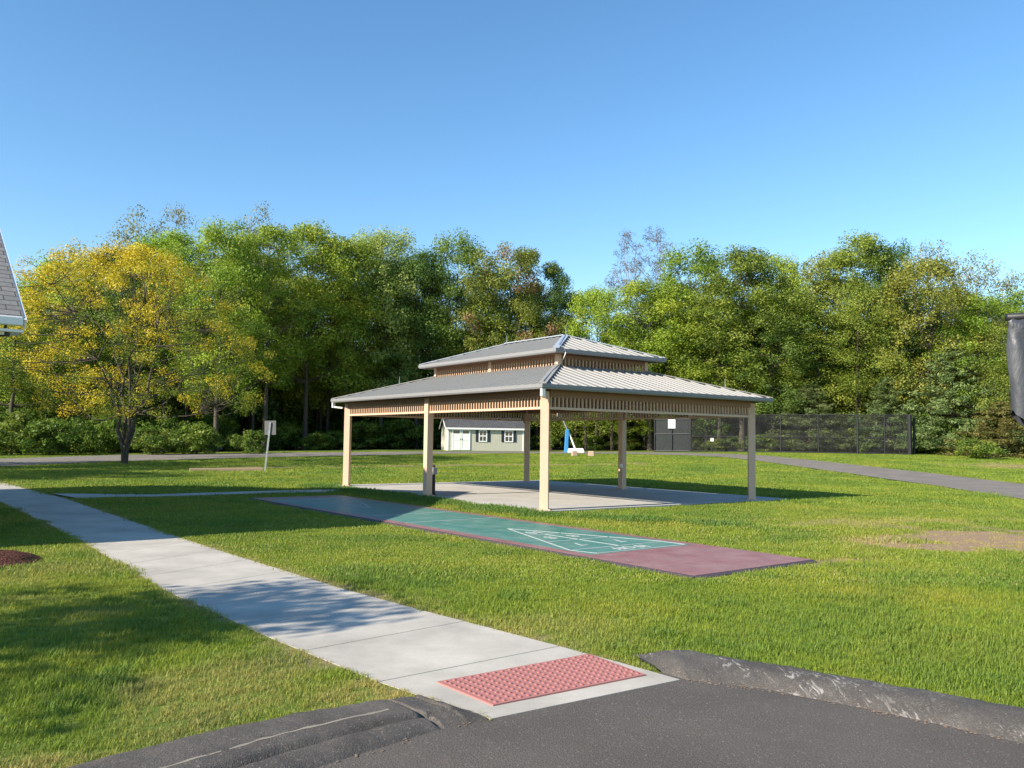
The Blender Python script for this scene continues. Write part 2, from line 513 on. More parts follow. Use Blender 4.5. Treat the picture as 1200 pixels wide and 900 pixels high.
def lush_f(x, y):
    x = np.asarray(x, float); y = np.asarray(y, float)
    n = fbm(x * 0.9, y * 0.9, 21) - 0.5
    l = smooth((0.75 - polydist(x, y, tall_line) + n) * 1.8)
    l = np.maximum(l, smooth((0.7 - polydist(x, y, lush_pts) + n * 1.6) * 1.8))
    l = np.maximum(l, 0.5 * smooth((n - 0.10) * 6) * smooth((y - 16) / 6))
    l = np.maximum(l, 0.45 * smooth((fbm(x * 0.6 + 7, y * 0.6, 33) - 0.56) * 7))
    l = np.maximum(l, 0.5 * smooth((fbm(x * 2.3, y * 2.3 + 5, 35) - 0.63) * 9))
    return l


# ------------------------------------------------------------------ GROUND
M_ground = mat_ground()
xs = np.concatenate([np.arange(-240, -44, 8.0), np.arange(-44, -13, 0.7), np.arange(-13, 13, 0.22), np.arange(13, 44, 0.7), np.arange(44, 241, 8.0)])
ys = np.concatenate([np.arange(-60, 1, 6.0), np.arange(1, 18, 0.2), np.arange(18, 48, 0.4), np.arange(48, 110, 1.5), np.arange(110, 620, 15.0)])
GX, GY = np.meshgrid(xs, ys)
GZ = zt(GX, GY)
road_in = inpoly(GX, GY, drive_poly)
GZ = np.where(road_in, -0.06, GZ)
gx, gy = GX.ravel(), GY.ravel()
nx, ny = len(xs), len(ys)
idx = np.arange(nx * ny).reshape(ny, nx)
gf = np.stack([idx[:-1, :-1].ravel(), idx[:-1, 1:].ravel(), idx[1:, 1:].ravel(), idx[1:, :-1].ravel()], 1)
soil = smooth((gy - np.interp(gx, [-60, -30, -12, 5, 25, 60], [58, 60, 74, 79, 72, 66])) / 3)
near = (gy < 75)
dv = np.where(near, dirt_f(gx, gy), 0); lv = np.where(near, lush_f(gx, gy), 0)
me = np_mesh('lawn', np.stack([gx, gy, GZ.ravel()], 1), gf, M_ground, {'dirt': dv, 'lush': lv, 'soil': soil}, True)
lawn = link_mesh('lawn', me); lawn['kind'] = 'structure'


def ribbon(name, A, B, mat, dz=0.012, n=160, across=4, thick=0.0):
    a, b = resample(A, n), resample(B, n)
    vs, ts = [], np.linspace(0, 1, across + 1)
    for i in range(n):
        for t in ts:
            p = a[i] * (1 - t) + b[i] * t
            vs.append((p[0], p[1], float(zt(p[0], p[1])) + dz))
    m = MB(); k = across + 1
    m.add(vs, [(i * k + j, i * k + j + 1, (i + 1) * k + j + 1, (i + 1) * k + j) for i in range(n - 1) for j in range(across)])
    if thick:
        for side in (0, across):
            m.add([(vs[i * k + side][0], vs[i * k + side][1], vs[i * k + side][2]) for i in range(n)] + [(vs[i * k + side][0], vs[i * k + side][1], vs[i * k + side][2] - thick) for i in range(n)],
                  [(i, i + 1, n + i + 1, n + i) for i in range(n - 1)])
    o = m.build(name, mat); o['kind'] = 'structure'; return o


M_asphalt = mat_asphalt('asphalt_drive', 2.3, 0.25)
M_road = mat_asphalt('asphalt_path', 4.6)
M_conc = mat_concrete('sidewalk_concrete', (0.44, 0.41, 0.36), 0.26)
M_slab = mat_concrete('slab_concrete', (0.45, 0.43, 0.395))
ribbon('park_road', roadA, roadB, M_road, 0.03, 260, 6)

# driveway sheet
m = MB()
cen = np.array([0.3, -1.0])
poly = [np.array(p[:2]) for p in drive_poly]
m.add([(cen[0], cen[1], 0.0)] + [(p[0], p[1], 0.0) for p in poly], [(0, 1 + i, 1 + (i + 1) % len(poly)) for i in range(len(poly))])
drive = m.build('driveway', M_asphalt); drive['kind'] = 'structure'

# sidewalk: separate flags with tooled joints, one mesh
m = MB()
step = 3; g = 0.005
segs = list(range(0, WN - 1, step))
for s0 in segs:
    s1 = min(s0 + step, WN - 1)
    for i in range(s0, s1):
        quad = []
        for k, sgn in ((i, 1), (i + 1, -1)):
            for W in (WR, WL):
                p = W[k].copy()
                if k == s0 and s0 > 0: p = p + (W[k + 1] - W[k]) / np.linalg.norm(W[k + 1] - W[k]) * g
                if k == s1 and s1 < WN - 1: p = p - (W[k] - W[k - 1]) / np.linalg.norm(W[k] - W[k - 1]) * g
                quad.append((p[0], p[1], float(zt(p[0], p[1])) + 0.004))
        a, b, c, d = quad[0], quad[1], quad[3], quad[2]
        low = [(q[0], q[1], q[2] - 0.12) for q in (a, b, c, d)]
        m.hexa(low[::-1], [a, b, c, d][::-1])
walk = m.build('sidewalk', M_conc); walk['kind'] = 'structure'
ribbon('garden_path', path_a, path_b, M_conc, 0.03, 60, 2, 0.05)
# pavilion slab with control joints
m = MB()
us = [-0.35, 3.3, 6.9, PA + 0.6]
for i in range(3):
    u0, u1 = us[i] + (0.008 if i else 0), us[i + 1] - (0.008 if i < 2 else 0)
    for (v0, v1) in ((-0.42, 3.66), (3.676, PB + 1.2)):
        m.hexa([P(u0, v0, -0.1), P(u1, v0, -0.1), P(u1, v1, -0.1), P(u0, v1, -0.1)][::-1], [P(u0, v0, 0.04), P(u1, v0, 0.04), P(u1, v1, 0.04), P(u0, v1, 0.04)][::-1])
slab = m.build('concrete_slab', M_slab); slab['kind'] = 'structure'


# kerbs: rounded asphalt berm between two edge lines
def berm(name, G, Rd, h, mat, n=60, taper=(0, 0), lip=False):
    a, b = resample(G, n), resample(Rd, n)
    prof = [(0.0, -0.05), (0.02, 0.55), (0.08, 0.80), (0.16, 0.93), (0.25, 1.0), (0.34, 1.0), (0.43, 0.99), (0.52, 0.96), (0.60, 0.90), (0.68, 0.80), (0.76, 0.66), (0.84, 0.47), (0.92, 0.24), (1.0, -0.06)]
    if lip: prof = [(0.0, -0.05), (0.02, 0.5), (0.06, 0.80), (0.14, 0.95), (0.25, 1.0), (0.36, 1.0), (0.46, 0.97), (0.54, 0.92), (0.62, 0.86), (0.68, 0.78), (0.705, 0.35), (0.725, 0.32), (0.745, 0.62), (0.80, 0.62), (0.88, 0.48), (0.95, 0.25), (1.0, -0.06)]
    vs = []
    for i in range(n):
        e = 1.0
        if lip:
            cx_ = i / n
            e = 1.0 - 0.75 * math.exp(-((cx_ - 0.872) / 0.010) ** 2) if cx_ < 0.875 else 0.95 - 0.35 * (cx_ - 0.875) / 0.125 
        if taper[0] and i < taper[0]: e = 0.25 + 0.75 * smooth(i / taper[0])
        if taper[1] and i > n - 1 - taper[1]: e = 0.25 + 0.75 * smooth((n - 1 - i) / taper[1])
        for t, z in prof:
            p = a[i] * (1 - t) + b[i] * t
            zf = z if not lip else (z if i / n < 0.87 else min(z, 0.8) * (0.90 + 0.14 * vnoise((a[i][0] * (1 - t) + b[i][0] * t) * 30, (a[i][1] * (1 - t) + b[i][1] * t) * 30, 17)))
            q = 0.012 * (vnoise(p[0] * 6, p[1] * 6, 4) - 0.5) + 0.007 * (vnoise(p[0] * 16, p[1] * 16, 5) - 0.5)
            vs.append((p[0], p[1], h * zf * e + q * (z > 0)))
    m = MB(); k = len(prof)
    m.add(vs, [(i * k + j, i * k + j + 1, (i + 1) * k + j + 1, (i + 1) * k + j) for i in range(n - 1) for j in range(k - 1)])
    m.f.append(tuple(range(k))); m.f.append(tuple((n - 1) * k + j for j in range(k))[::-1])
    o = m.build(name, mat, smooth=True); o['kind'] = 'structure'; return o


M_kerbL, M_kerbR = mat_kerb(False), mat_kerb(True)
kl = berm('asphalt_kerb', kL_grass, kL_road, 0.075, M_kerbL, 300, (0, 18), True)
kr = berm('asphalt_kerb', kR_grass, kR_road, 0.068, M_kerbR, 300, (26, 0))
# pale scraped line along the left kerb; crumbs of sand and grit along the kerb feet
a, b = resample(kL_grass, 120), resample(kL_road, 120)
m = MB(); vs = []
for i in range(14, 98):
    wv = 0.02 * (vnoise(i * 0.12, 3.3, 8) - 0.5); hw_ = 0.006 + 0.012 * vnoise(i * 0.35, 9.1, 3)
    for t in (0.50 + wv - hw_, 0.50 + wv + hw_):
        p = a[i] * (1 - t) + b[i] * t
        q = 0.012 * (vnoise(p[0] * 6, p[1] * 6, 4) - 0.5) + 0.007 * (vnoise(p[0] * 16, p[1] * 16, 5) - 0.5)
        vs.append((p[0], p[1], 0.075 * np.interp(t, [0.36, 0.46, 0.54, 0.62], [1.0, 0.97, 0.92, 0.86]) + 0.001 + q))
m.add(vs, [(2 * i, 2 * i + 1, 2 * i + 3, 2 * i + 2) for i in range(83)])
m.build('scrape_line', mat_paint('scraped_asphalt', (0.24, 0.215, 0.17), 0.9, 0.35, 25), kl)
m = MB(); rs = np.random.RandomState(3)
for line, n in ((resample(kR_road, 400)[20:330], 330), (resample(kL_road, 400)[60:395], 90)):
    for _ in range(n):
        i = rs.randint(0, len(line) - 1)
        if vnoise(i * 0.06, 4.0, 11) < 0.42 and rs.rand() < 0.9: continue
        d = line[i + 1] - line[i]; d = d / (np.linalg.norm(d) + 1e-9); nrm = np.array([d[1], -d[0]])
        c = line[i] + nrm * (abs(rs.normal()) * 0.035 - 0.015) + d * rs.normal() * 0.01
        r = 0.002 + 0.006 * rs.rand() ** 2; k = len(m.v)
        for q in range(5):
            t = q * 1.2566 + rs.rand() * 0.6; m.v.append((c[0] + d[0] * math.cos(t) * r * 1.8 + nrm[0] * math.sin(t) * r, c[1] + d[1] * math.cos(t) * r * 1.8 + nrm[1] * math.sin(t) * r, 0.004))
        m.v.append((c[0], c[1], 0.004 + r * 0.5))
        for q in range(5): m.f.append((k + q, k + (q + 1) % 5, k + 5))
dl_ = m.build('sandy_grit', mat_paint('sandy_grit', (0.18, 0.13, 0.095), 0.95, 0.35, 30)); tag(dl_, kind='stuff')

# ------------------------------------------------------------------ tactile paving
M_red = mat_paint('red_tactile', (0.36, 0.15, 0.135), 0.75, 0.10, 5)
q = [at(x, y)[:2] for x, y in ((512, 801), (690, 768), (757, 792.5), (578, 828.5))]
tq = thing('tactile_paving', 'red tactile paving mat with small raised domes at the sidewalk ramp', 'tactile paving', (*np.mean(q, 0), 0))
m = MB(); zt0, zt1 = 0.027, 0.020
zq = [0.013, 0.013, 0.013, 0.013]
m.hexa([(p[0], p[1], -0.02) for p in q][::-1], [(p[0], p[1], z) for p, z in zip(q, zq)][::-1])
m.build('mat', M_red, tq)
m = MB()
NU, NV = 20, 11
for i in range(NU):
    for j in range(NV):
        s, t = (i + 0.7) / (NU + 0.4), (j + 0.7) / (NV + 0.4)
        p = (q[0] * (1 - s) + q[1] * s) * (1 - t) + (q[3] * (1 - s) + q[2] * s) * t
        z = 0.013
        k = len(m.v); n = 8
        for (r, h) in ((0.014, 0.0), (0.011, 0.006), (0.006, 0.008)):
            for c in range(n): m.v.append((p[0] + r * math.cos(c * 6.2832 / n), p[1] + r * math.sin(c * 6.2832 / n), z + h))
        for L in (0, 1):
            for c in range(n): m.f.append((k + L * n + c, k + L * n + (c + 1) % n, k + (L + 1) * n + (c + 1) % n, k + (L + 1) * n + c))
        m.f.append(tuple(k + 2 * n + c for c in range(n)))
dm = m.build('dome', mat_paint('red_dome', (0.31, 0.12, 0.105), 0.7, 0.10, 5), tq, True); dm['kind'] = 'stuff'

# ------------------------------------------------------------------ shuffleboard court
M_mauve = mat_tile('mauve_tile', (0.30, 0.125, 0.12), 0.15, CROT)
M_green = mat_tile('green_tile', (0.055, 0.225, 0.18), 0.15, CROT)
M_edge = mat_paint('court_edge', (0.06, 0.045, 0.055), 0.7)
M_line = mat_paint('court_line', (0.40, 0.42, 0.40), 0.8, 0.3, 9)
ct = thing('shuffleboard_court', 'long green shuffleboard court with mauve tile border and white numbered triangles', 'court', Cc(CL / 2, CW / 2))
HZ = 0.036
G0, G1, GV0, GV1 = 1.95, CL - 0.8, 0.19, CW - 0.19
m = MB()
def cbox(u0, u1, v0, v1, z0, z1):
    m.hexa([Cc(u0, v0, z0), Cc(u1, v0, z0), Cc(u1, v1, z0), Cc(u0, v1, z0)][::-1], [Cc(u0, v0, z1), Cc(u1, v0, z1), Cc(u1, v1, z1), Cc(u0, v1, z1)][::-1])
cbox(0, G0, 0, CW, 0, HZ); cbox(G1, CL, 0, CW, 0, HZ); cbox(G0, G1, 0, GV0, 0, HZ); cbox(G0, G1, GV1, CW, 0, HZ)
m.build('border', M_mauve, ct)
m = MB(); cbox(G0, G1, GV0, GV1, 0, HZ + 0.001); m.build('playing_surface', M_green, ct)
m = MB()
ring = [(0, 0), (0, CW), (CL, CW), (CL, 0)]
for i in range(4):
    (u0, v0), (u1, v1) = ring[i], ring[(i + 1) % 4]
    nu, nv = {0: (-1, 0), 1: (0, 1), 2: (1, 0), 3: (0, -1)}[i]
    e = 0.07
    m.hexa([Cc(u0, v0, 0), Cc(u1, v1, 0), Cc(u1 + nu * e, v1 + nv * e, 0), Cc(u0 + nu * e, v0 + nv * e, 0)][::-1],
           [Cc(u0, v0, HZ - 0.002), Cc(u1, v1, HZ - 0.002), Cc(u1 + nu * e, v1 + nv * e, 0.008), Cc(u0 + nu * e, v0 + nv * e, 0.008)][::-1])
m.build('edge_ramp', M_edge, ct)


def cline(m, a, b, w=0.031):
    m.beam(Cc(*a, HZ + 0.003), Cc(*b, HZ + 0.003), w, 0.003)


def ctext(txt, u, v, size, flip):
    cu = bpy.data.curves.new('numeral', 'FONT'); cu.body = txt; cu.size = size; cu.align_x = 'CENTER'; cu.align_y = 'CENTER'; cu.extrude = 0.001
    cu.offset = 0.004
    o = bpy.data.objects.new('numeral', cu); COL.objects.link(o)
    dg = bpy.context.evaluated_depsgraph_get()
    me = bpy.data.meshes.new_from_object(o.evaluated_get(dg)); bpy.data.objects.remove(o); bpy.data.curves.remove(cu)
    X, Y = (CDR, CDL) if not flip else (-CDR, -CDL)
    off = ORI[ct]
    for vv in me.vertices:
        x, y, z = vv.co
        w = Cc(u, v, HZ + 0.004) + X * x + Y * y * 1.35 + UP * z
        vv.co = (w[0] - off.x, w[1] - off.y, w[2] - off.z)
    me.materials.clear(); me.materials.append(M_line)
    o = bpy.data.objects.new('numeral', me); COL.objects.link(o); o.parent = ct


vm = CW / 2
hw = (GV1 - GV0) / 2
m = MB()
for flip in (False, True):
    U = (lambda d: G0 + d) if not flip else (lambda d: G1 - d)
    b0, b1, ap = 0.06, 0.50, 3.25
    lo, hi = vm - hw + 0.04, vm + hw - 0.04
    # ten-off trapezoid, scoring triangle, cross bars, centre line
    cline(m, (U(b0), lo + 0.12), (U(b0), hi - 0.0)); cline(m, (U(b1), lo), (U(b1), hi))
    cline(m, (U(b0), lo + 0.12), (U(b1), lo)); cline(m, (U(b0), hi), (U(b1), hi - 0.05))
    cline(m, (U(b1), lo), (U(ap), vm)); cline(m, (U(b1), hi), (U(ap), vm))
    for d in (1.4, 2.25):
        k = (d - b1) / (ap - b1)
        cline(m, (U(d), lo + (vm - lo) * k), (U(d), hi + (vm - hi) * k))
    cline(m, (U(b1), vm), (U(2.25), vm))
    cline(m, (U(5.0), GV0), (U(5.0), GV1))
m.build('court_lines', M_line, ct)
for flip in (False, True):
    U = (lambda d: G0 + d) if not flip else (lambda d: G1 - d)
    fl = not flip
    ctext('10', U(2.52), vm, 0.30, fl)
    for s in (-1, 1):
        ctext('8', U(1.82), vm + s * 0.24, 0.30, fl); ctext('7', U(0.95), vm + s * 0.42, 0.30, fl)
    ctext('10 OFF', U(0.28), vm, 0.24, fl)

# ------------------------------------------------------------------ PAVILION
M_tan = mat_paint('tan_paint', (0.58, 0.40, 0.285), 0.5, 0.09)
M_tan_shade = mat_paint('tan_in_shade', (0.22, 0.115, 0.065), 0.55, 0.08)  # same tan paint as the posts, eave shade darkened into its colour
M_slat = mat_paint('tan_slat', (0.46, 0.30, 0.20), 0.5, 0.1)
def mat_roof(name, col, rough):
    t = NT(name); p = t.pos(); n = t.noise(p, 1.3, 4); n2 = t.noise(p, 25, 4, 0.7)
    c = t.mix(n, tuple(x * 0.92 for x in col), tuple(x * 1.06 for x in col))
    return t.bsdf(c, t.ramp(n2, [(0.3, rough - 0.05), (0.7, rough + 0.07)]), t.bump(n, 0.15, 0.02), 0.0, 0.3)
M_roof = mat_roof('metal_roof', (0.265, 0.26, 0.248), 0.65)
M_gut = mat_paint('gutter_metal', (0.21, 0.21, 0.215), 0.5, 0.06, 4, 0.0, 0.3)
M_cap = mat_roof('ridge_cap', (0.33, 0.37, 0.43), 0.35)
M_soff = mat_paint('soffit', (0.13, 0.075, 0.045), 0.7)  # brown lowered so the roof's underside reads as deeper shade
M_steel = mat_paint('galvanised_steel', (0.45, 0.46, 0.47), 0.35, 0.1, 8, 0.7)
M_white = mat_paint('white_paint', (0.78, 0.77, 0.73), 0.5, 0.05)
M_black = mat_paint('black_metal', (0.018, 0.019, 0.021), 0.5, 0.2)

pv = thing('picnic_pavilion', 'open picnic pavilion with grey metal two tier roof on tan posts', 'pavilion', P(PA / 2, PB / 2, 0.04))
HE, HR, HJ, HU, HA = 2.84, 2.30, 3.56, 3.955, 4.61
IN1, IN2 = 2.07, 1.64


def post(u, v, z1, s, rot45):
    m = MB()
    ex, ey = (DL, DR) if not rot45 else ((DL + DR) / math.sqrt(2), (DL - DR) / math.sqrt(2))
    m.box(P(u, v, (0.04 + z1) / 2), ex, ey, UP, s / 2, s / 2, (z1 - 0.04) / 2)
    o = m.build('post', M_tan, pv, bevel=0.008)
    m = MB(); m.box(P(u, v, 0.05), ex, ey, UP, s / 2 + 0.05, s / 2 + 0.05, 0.01); m.build('base_plate', M_tan, o)


for (u, v, r) in ((0, 0, 1), (PA, 0, 1), (0, PB, 1), (PA, PB, 1), (PA / 2, 0, 0), (PA / 2, PB, 0)):
    post(u, v, 2.70, 0.19, r)


def side_dir(k):
    """corner list of the rectangle and outward normal for side k"""
    return [(((0, 0), (1, 0)), -DR), (((1, 0), (1, 1)), DL), (((1, 1), (0, 1)), DR), (((0, 1), (0, 0)), -DL)][k]


def RC(c, inset, z):      # rectangle corner (0/1,0/1) moved inwards by inset
    u = inset if c[0] == 0 else PA - inset
    v = inset if c[1] == 0 else PB - inset
    return P(u, v, z)


for k in range(4):
    (c0, c1), nrm = side_dir(k)
    a, b = RC(c0, 0, 0), RC(c1, 0, 0); d = (b - a) / np.linalg.norm(b - a); L = np.linalg.norm(b - a)
    m = MB()
    m.beam(a + d * 0.10 + UP * 2.665, b - d * 0.10 + UP * 2.665, 0.12, 0.17); m.build('beam', M_tan_shade, pv)
    m = MB(); m.beam(a + d * 0.10 + UP * 2.325, b - d * 0.10 + UP * 2.325, 0.07, 0.055); m.build('rail', M_tan, pv)
    m = MB()
    ns = int((L - 0.2) / 0.118)
    for i in range(ns):
        p = a + d * (0.16 + (L - 0.32) * i / (ns - 1))
        m.box(p + UP * 2.466, d, nrm, UP, 0.021, 0.018, 0.114)
    m.build('frieze_slats', M_slat, pv)
    # upper tier
    a, b = RC(c0, IN1, 0), RC(c1, IN1, 0); L = np.linalg.norm(b - a)
    m = MB(); m.beam(a + d * 0.07 + UP * 3.835, b - d * 0.07 + UP * 3.835, 0.09, 0.17); m.build('upper_beam', M_tan_shade, pv)
    m = MB(); ns = int((L - 0.2) / 0.118)
    for i in range(ns):
        p = a + d * (0.12 + (L - 0.24) * i / (ns - 1))
        m.box(p + UP * 3.64, d, nrm, UP, 0.021, 0.016, 0.109)
    m.build('upper_frieze_slats', M_slat, pv)
    for tt in ((0.0, 0.5) if k in (0, 2) else (0.0,)):
        m = MB(); m.box(a + d * L * tt + UP * 3.72, d, nrm, UP, 0.06, 0.06, 0.20); m.build('upper_post', M_tan, pv)


def roof_side(name, k, in0, z0, in1, z1, ridge=None):
    """one slope: eave line at inset in0/z0 up to inset in1/z1 (or to the ridge points)"""
    (c0, c1), nrm = side_dir(k)
    e0, e1 = RC(c0, in0, z0), RC(c1, in0, z0)
    if ridge is None: t0, t1 = RC(c0, in1, z1), RC(c1, in1, z1)
    else: t0, t1 = ridge
    th = 0.05
    m = MB()
    dn = np.array([0, 0, -th])
    if np.linalg.norm(t0 - t1) < 1e-6:
        m.add([e0, e1, t0, e0 + dn, e1 + dn, t0 + dn], [(0, 1, 2), (5, 4, 3), (0, 3, 4, 1), (1, 4, 5, 2), (2, 5, 3, 0)])
    else:
        m.hexa([e0 + dn, e1 + dn, t1 + dn, t0 + dn], [e0, e1, t1, t0])
    # ribs
    d = e1 - e0; L = np.linalg.norm(d); d /= L
    inw = -nrm
    run = abs(np.dot(t0 - e0, inw)); rise = t0[2] - e0[2]
    sl = (inw * run + UP * rise); sl = sl / run           # per metre of run
    sn = np.cross(d, sl); sn /= np.linalg.norm(sn)
    if sn[2] < 0: sn = -sn
    off0, off1 = np.dot(t0 - e0, d), np.dot(e1 - t1, d)
    nr = int(L / 0.29)
    for i in range(nr):
        s = (i + 0.5) * L / nr
        r = min(run, run * s / max(off0, 1e-6), run * (L - s) / max(off1, 1e-6)) - 0.05
        if r < 0.08: continue
        a = e0 + d * s + sn * 0.001; b = a + sl * r
        w, h, tw = 0.026, 0.030, 0.011
        m.hexa([a - d * w, a + d * w, b + d * w, b - d * w], [a - d * tw + sn * h, a + d * tw + sn * h, b + d * tw + sn * h, b - d * tw + sn * h])
    return m.build(name, M_roof, pv)


def gutter(name, k, inset, z):
    (c0, c1), nrm = side_dir(k)
    a, b = RC(c0, inset, z), RC(c1, inset, z)
    d = (b - a) / np.linalg.norm(b - a)
    m = MB()
    prof = [(0, 0), (0, -0.075), (-0.02, -0.11), (-0.10, -0.11), (-0.10, 0.0)]
    A, B = [], []
    for o_, z_ in prof:                     # mitred at both ends
        A.append(RC(c0, inset - o_, z + z_)); B.append(RC(c1, inset - o_, z + z_))
    n = len(prof)
    m.add(A + B, [(i, (i + 1) % n, n + (i + 1) % n, n + i) for i in range(n - 1)] + [(0, n - 1, 2 * n - 1, n)])
    m.build(name, M_gut, pv)


AP0, AP1 = P(IN2 + (PB - 2 * IN2) / 2, PB / 2, HA), P(PA - IN2 - (PB - 2 * IN2) / 2, PB / 2, HA)
ridges = [(AP0, AP1), (AP1, AP1), (AP1, AP0), (AP0, AP0)]
for k in range(4):
    roof_side('lower_roof', k, -OH + 0.02, HE - 0.02, IN1, HJ)
    gutter('lower_gutter', k, -OH, HE)
    roof_side('upper_roof', k, IN2 + 0.02, HU - 0.02, None, None, ridges[k])
    gutter('upper_gutter', k, IN2, HU)
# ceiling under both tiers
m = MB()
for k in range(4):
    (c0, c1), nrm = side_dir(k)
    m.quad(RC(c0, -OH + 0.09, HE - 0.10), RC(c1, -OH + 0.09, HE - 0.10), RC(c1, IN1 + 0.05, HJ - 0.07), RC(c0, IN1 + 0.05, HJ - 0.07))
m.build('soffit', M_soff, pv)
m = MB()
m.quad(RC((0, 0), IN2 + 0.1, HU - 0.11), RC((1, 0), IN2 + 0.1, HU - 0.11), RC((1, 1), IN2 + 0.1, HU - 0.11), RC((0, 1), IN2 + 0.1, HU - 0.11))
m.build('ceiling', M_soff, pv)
# hip and ridge caps
for c in ((0, 0), (1, 0), (1, 1), (0, 1)):
    m = MB(); m.beam(RC(c, -OH + 0.03, HE + 0.012), RC(c, IN1, HJ + 0.035), 0.17, 0.02); m.build('hip_cap', M_roof, pv)
    m = MB(); m.beam(RC(c, IN2 + 0.03, HU + 0.012), (AP0 if c[0] == 0 else AP1) + UP * 0.03, 0.17, 0.02); m.build('hip_cap', M_cap, pv)
m = MB(); m.beam(AP0 + UP * 0.035, AP1 + UP * 0.035, 0.2, 0.025); m.build('ridge_cap', M_cap, pv)
# interior cross beams
for u in (0.0, PA / 2, PA):
    if u in (0.0, PA): continue
    m = MB(); m.beam(P(u, 0.12, 2.66), P(u, PB - 0.12, 2.66), 0.12, 0.16); m.build('cross_beam', M_tan_shade, pv)
# lightning rods and their cable
for p in (AP0, AP1, RC((0, 1), 0.5, HE + 0.25), RC((1, 0), 1.2, HE + 0.45)):
    m = MB(); m.tube([p + UP * 0.02, p + UP * 0.30], [0.012, 0.005], 6); m.build('lightning_rod', M_steel, pv)
m = MB()
c0 = RC((0, 0), IN2, HU + 0.02); c1 = RC((0, 0), IN1 - 0.1, HJ + 0.02)
side = DR
m.tube([AP0 + UP * 0.05, c0 + (AP0 - c0) * 0.1 + UP * 0.03 + side * 0.05, c0 + side * 0.22 + UP * 0.0 - DL * 0.05, c0 + side * 0.30 - UP * 0.12 - DL * 0.04, c0 + side * 0.26 - UP * 0.28,
        c1 + side * 0.1 + UP * 0.03, RC((0, 0), 1.0, HE + (HJ - HE) * 0.55 + 0.05), RC((0, 0), -OH + 0.1, HE + 0.06)], 0.010, 6)
m.build('lightning_cable', M_steel, pv)
# gutter outlets at the corners
for c in ((0, 0), (1, 0)):
    m = MB()
    p = RC(c, -OH + 0.07, HE - 0.19)
    m.box(p, DL, DR, UP, 0.035, 0.045, 0.085)
    q_ = RC(c, -0.02, HE - 0.33)
    m.beam(p - UP * 0.06, q_ + (p - q_) * 0.35, 0.07, 0.05)
    m.build('gutter_outlet', M_white, pv)
m = MB(); m.box(P(PA / 2 - 0.06, PB - 0.112, 0.80), DL, DR, UP, 0.05, 0.02, 0.06); m.build('outlet_box', M_white, pv)

# slim dark pedestal by the middle post
pd = at(507.6, 581.5)
bt = thing('grill_pedestal', 'slim black pedestal with a grey box head beside the middle front post', 'pedestal', (pd[0], pd[1], 0.04))
m = MB(); m.tube([(pd[0], pd[1], 0.04), (pd[0], pd[1], 0.06), (pd[0], pd[1], 0.07), (pd[0], pd[1], 0.62)], [0.09, 0.09, 0.055, 0.05], 10); m.build('stem', M_black, bt)
m = MB(); m.box((pd[0], pd[1], 0.70), DL, DR, UP, 0.09, 0.07, 0.10); m.build('box_head', mat_paint('grey_enamel', (0.22, 0.24, 0.26), 0.4), bt, bevel=0.01)
m = MB(); m.tube([(pd[0], pd[1], 0.80), (pd[0], pd[1], 0.84), (pd[0], pd[1], 0.87)], [0.045, 0.045, 0.02], 10); m.build('cap', M_black, bt)

# ------------------------------------------------------------------ SHED
sA = at_y(524, 529, 71.0); sA[2] = float(zt(sA[0], sA[1])) - 0.02
ang = R_(14)
SX, SY = np.array([math.cos(ang), math.sin(ang), 0]), np.array([-math.sin(ang), math.cos(ang), 0])
SW, SD, SH, SRH = 6.75, 3.0, 2.0, 2.85
S = lambda x, y, z: sA + SX * x + SY * y + UP * z
sh = thing('garden_shed', 'beige garden shed with white double doors and dark shuttered windows', 'shed', S(SW / 2, SD / 2, 0))
M_sid = mat_siding('beige_siding', (0.47, 0.455, 0.37), ang)
M_trim = mat_paint('white_trim', (0.76, 0.76, 0.74), 0.5, 0.04)
M_shr = mat_shingle('grey_shingle', (0.075, 0.078, 0.085), (0.11, 0.112, 0.12), ang)
M_dark = mat_paint('dark_shutter', (0.022, 0.024, 0.03), 0.5, 0.1)
M_glass = NT('window_glass').bsdf((0.02, 0.025, 0.03), 0.08, None, 0, 0.8)
m = MB()
m.hexa([S(0, 0, 0), S(SW, 0, 0), S(SW, SD, 0), S(0, SD, 0)], [S(0, 0, SH), S(SW, 0, SH), S(SW, SD, SH), S(0, SD, SH)])
for x in (0, SW): m.add([S(x, 0, SH), S(x, SD, SH), S(x, SD / 2, SRH - 0.06)], [(0, 1, 2)])
wl = m.build('wall', M_sid, sh)
m = MB()
ov = 0.22
for y0, yr in ((-ov, SD / 2), (SD + ov, SD / 2)):
    ze = SH - (SRH - SH) * ov / (SD / 2) + 0.05
    b = [S(-0.2, y0, ze), S(SW + 0.2, y0, ze), S(SW + 0.2, yr, SRH), S(-0.2, yr, SRH)]
    m.hexa([p - UP * 0.02 for p in b], [p + UP * 0.05 for p in b])
m.build('roof', M_shr, sh)
m = MB()
m.box(S(SW / 2, -ov - 0.015, SH - 0.09), SX, SY, UP, SW / 2 + 0.2, 0.012, 0.075)
for x in (0.05, SW - 0.05): m.box(S(x, -0.015, SH / 2 - 0.05), SX, SY, UP, 0.06, 0.014, SH / 2 - 0.07)
for x in (0.05, SD - 0.05): m.box(S(-0.015, x, SH / 2), SX, SY, UP, 0.014, 0.06, SH / 2 - 0.02)
for sgn in (0, 1):
    a_ = S(-0.215, -ov if sgn == 0 else SD + ov, SH - 0.10); b_ = S(-0.215, SD / 2, SRH + 0.02)
    m.beam(a_, b_, 0.02, 0.12)
m.build('trim', M_trim, sh)


def sx_of(px):   # distance along the front wall that projects to photo column px
    lo, hi = -2, 9
    c, s = math.cos(ROLL), math.sin(ROLL)
    for _ in range(40):
        mid = (lo + hi) / 2; p = S(mid, 0, 1)
        if 600 + F * p[0] / p[1] < px: lo = mid
        else: hi = mid
    return lo


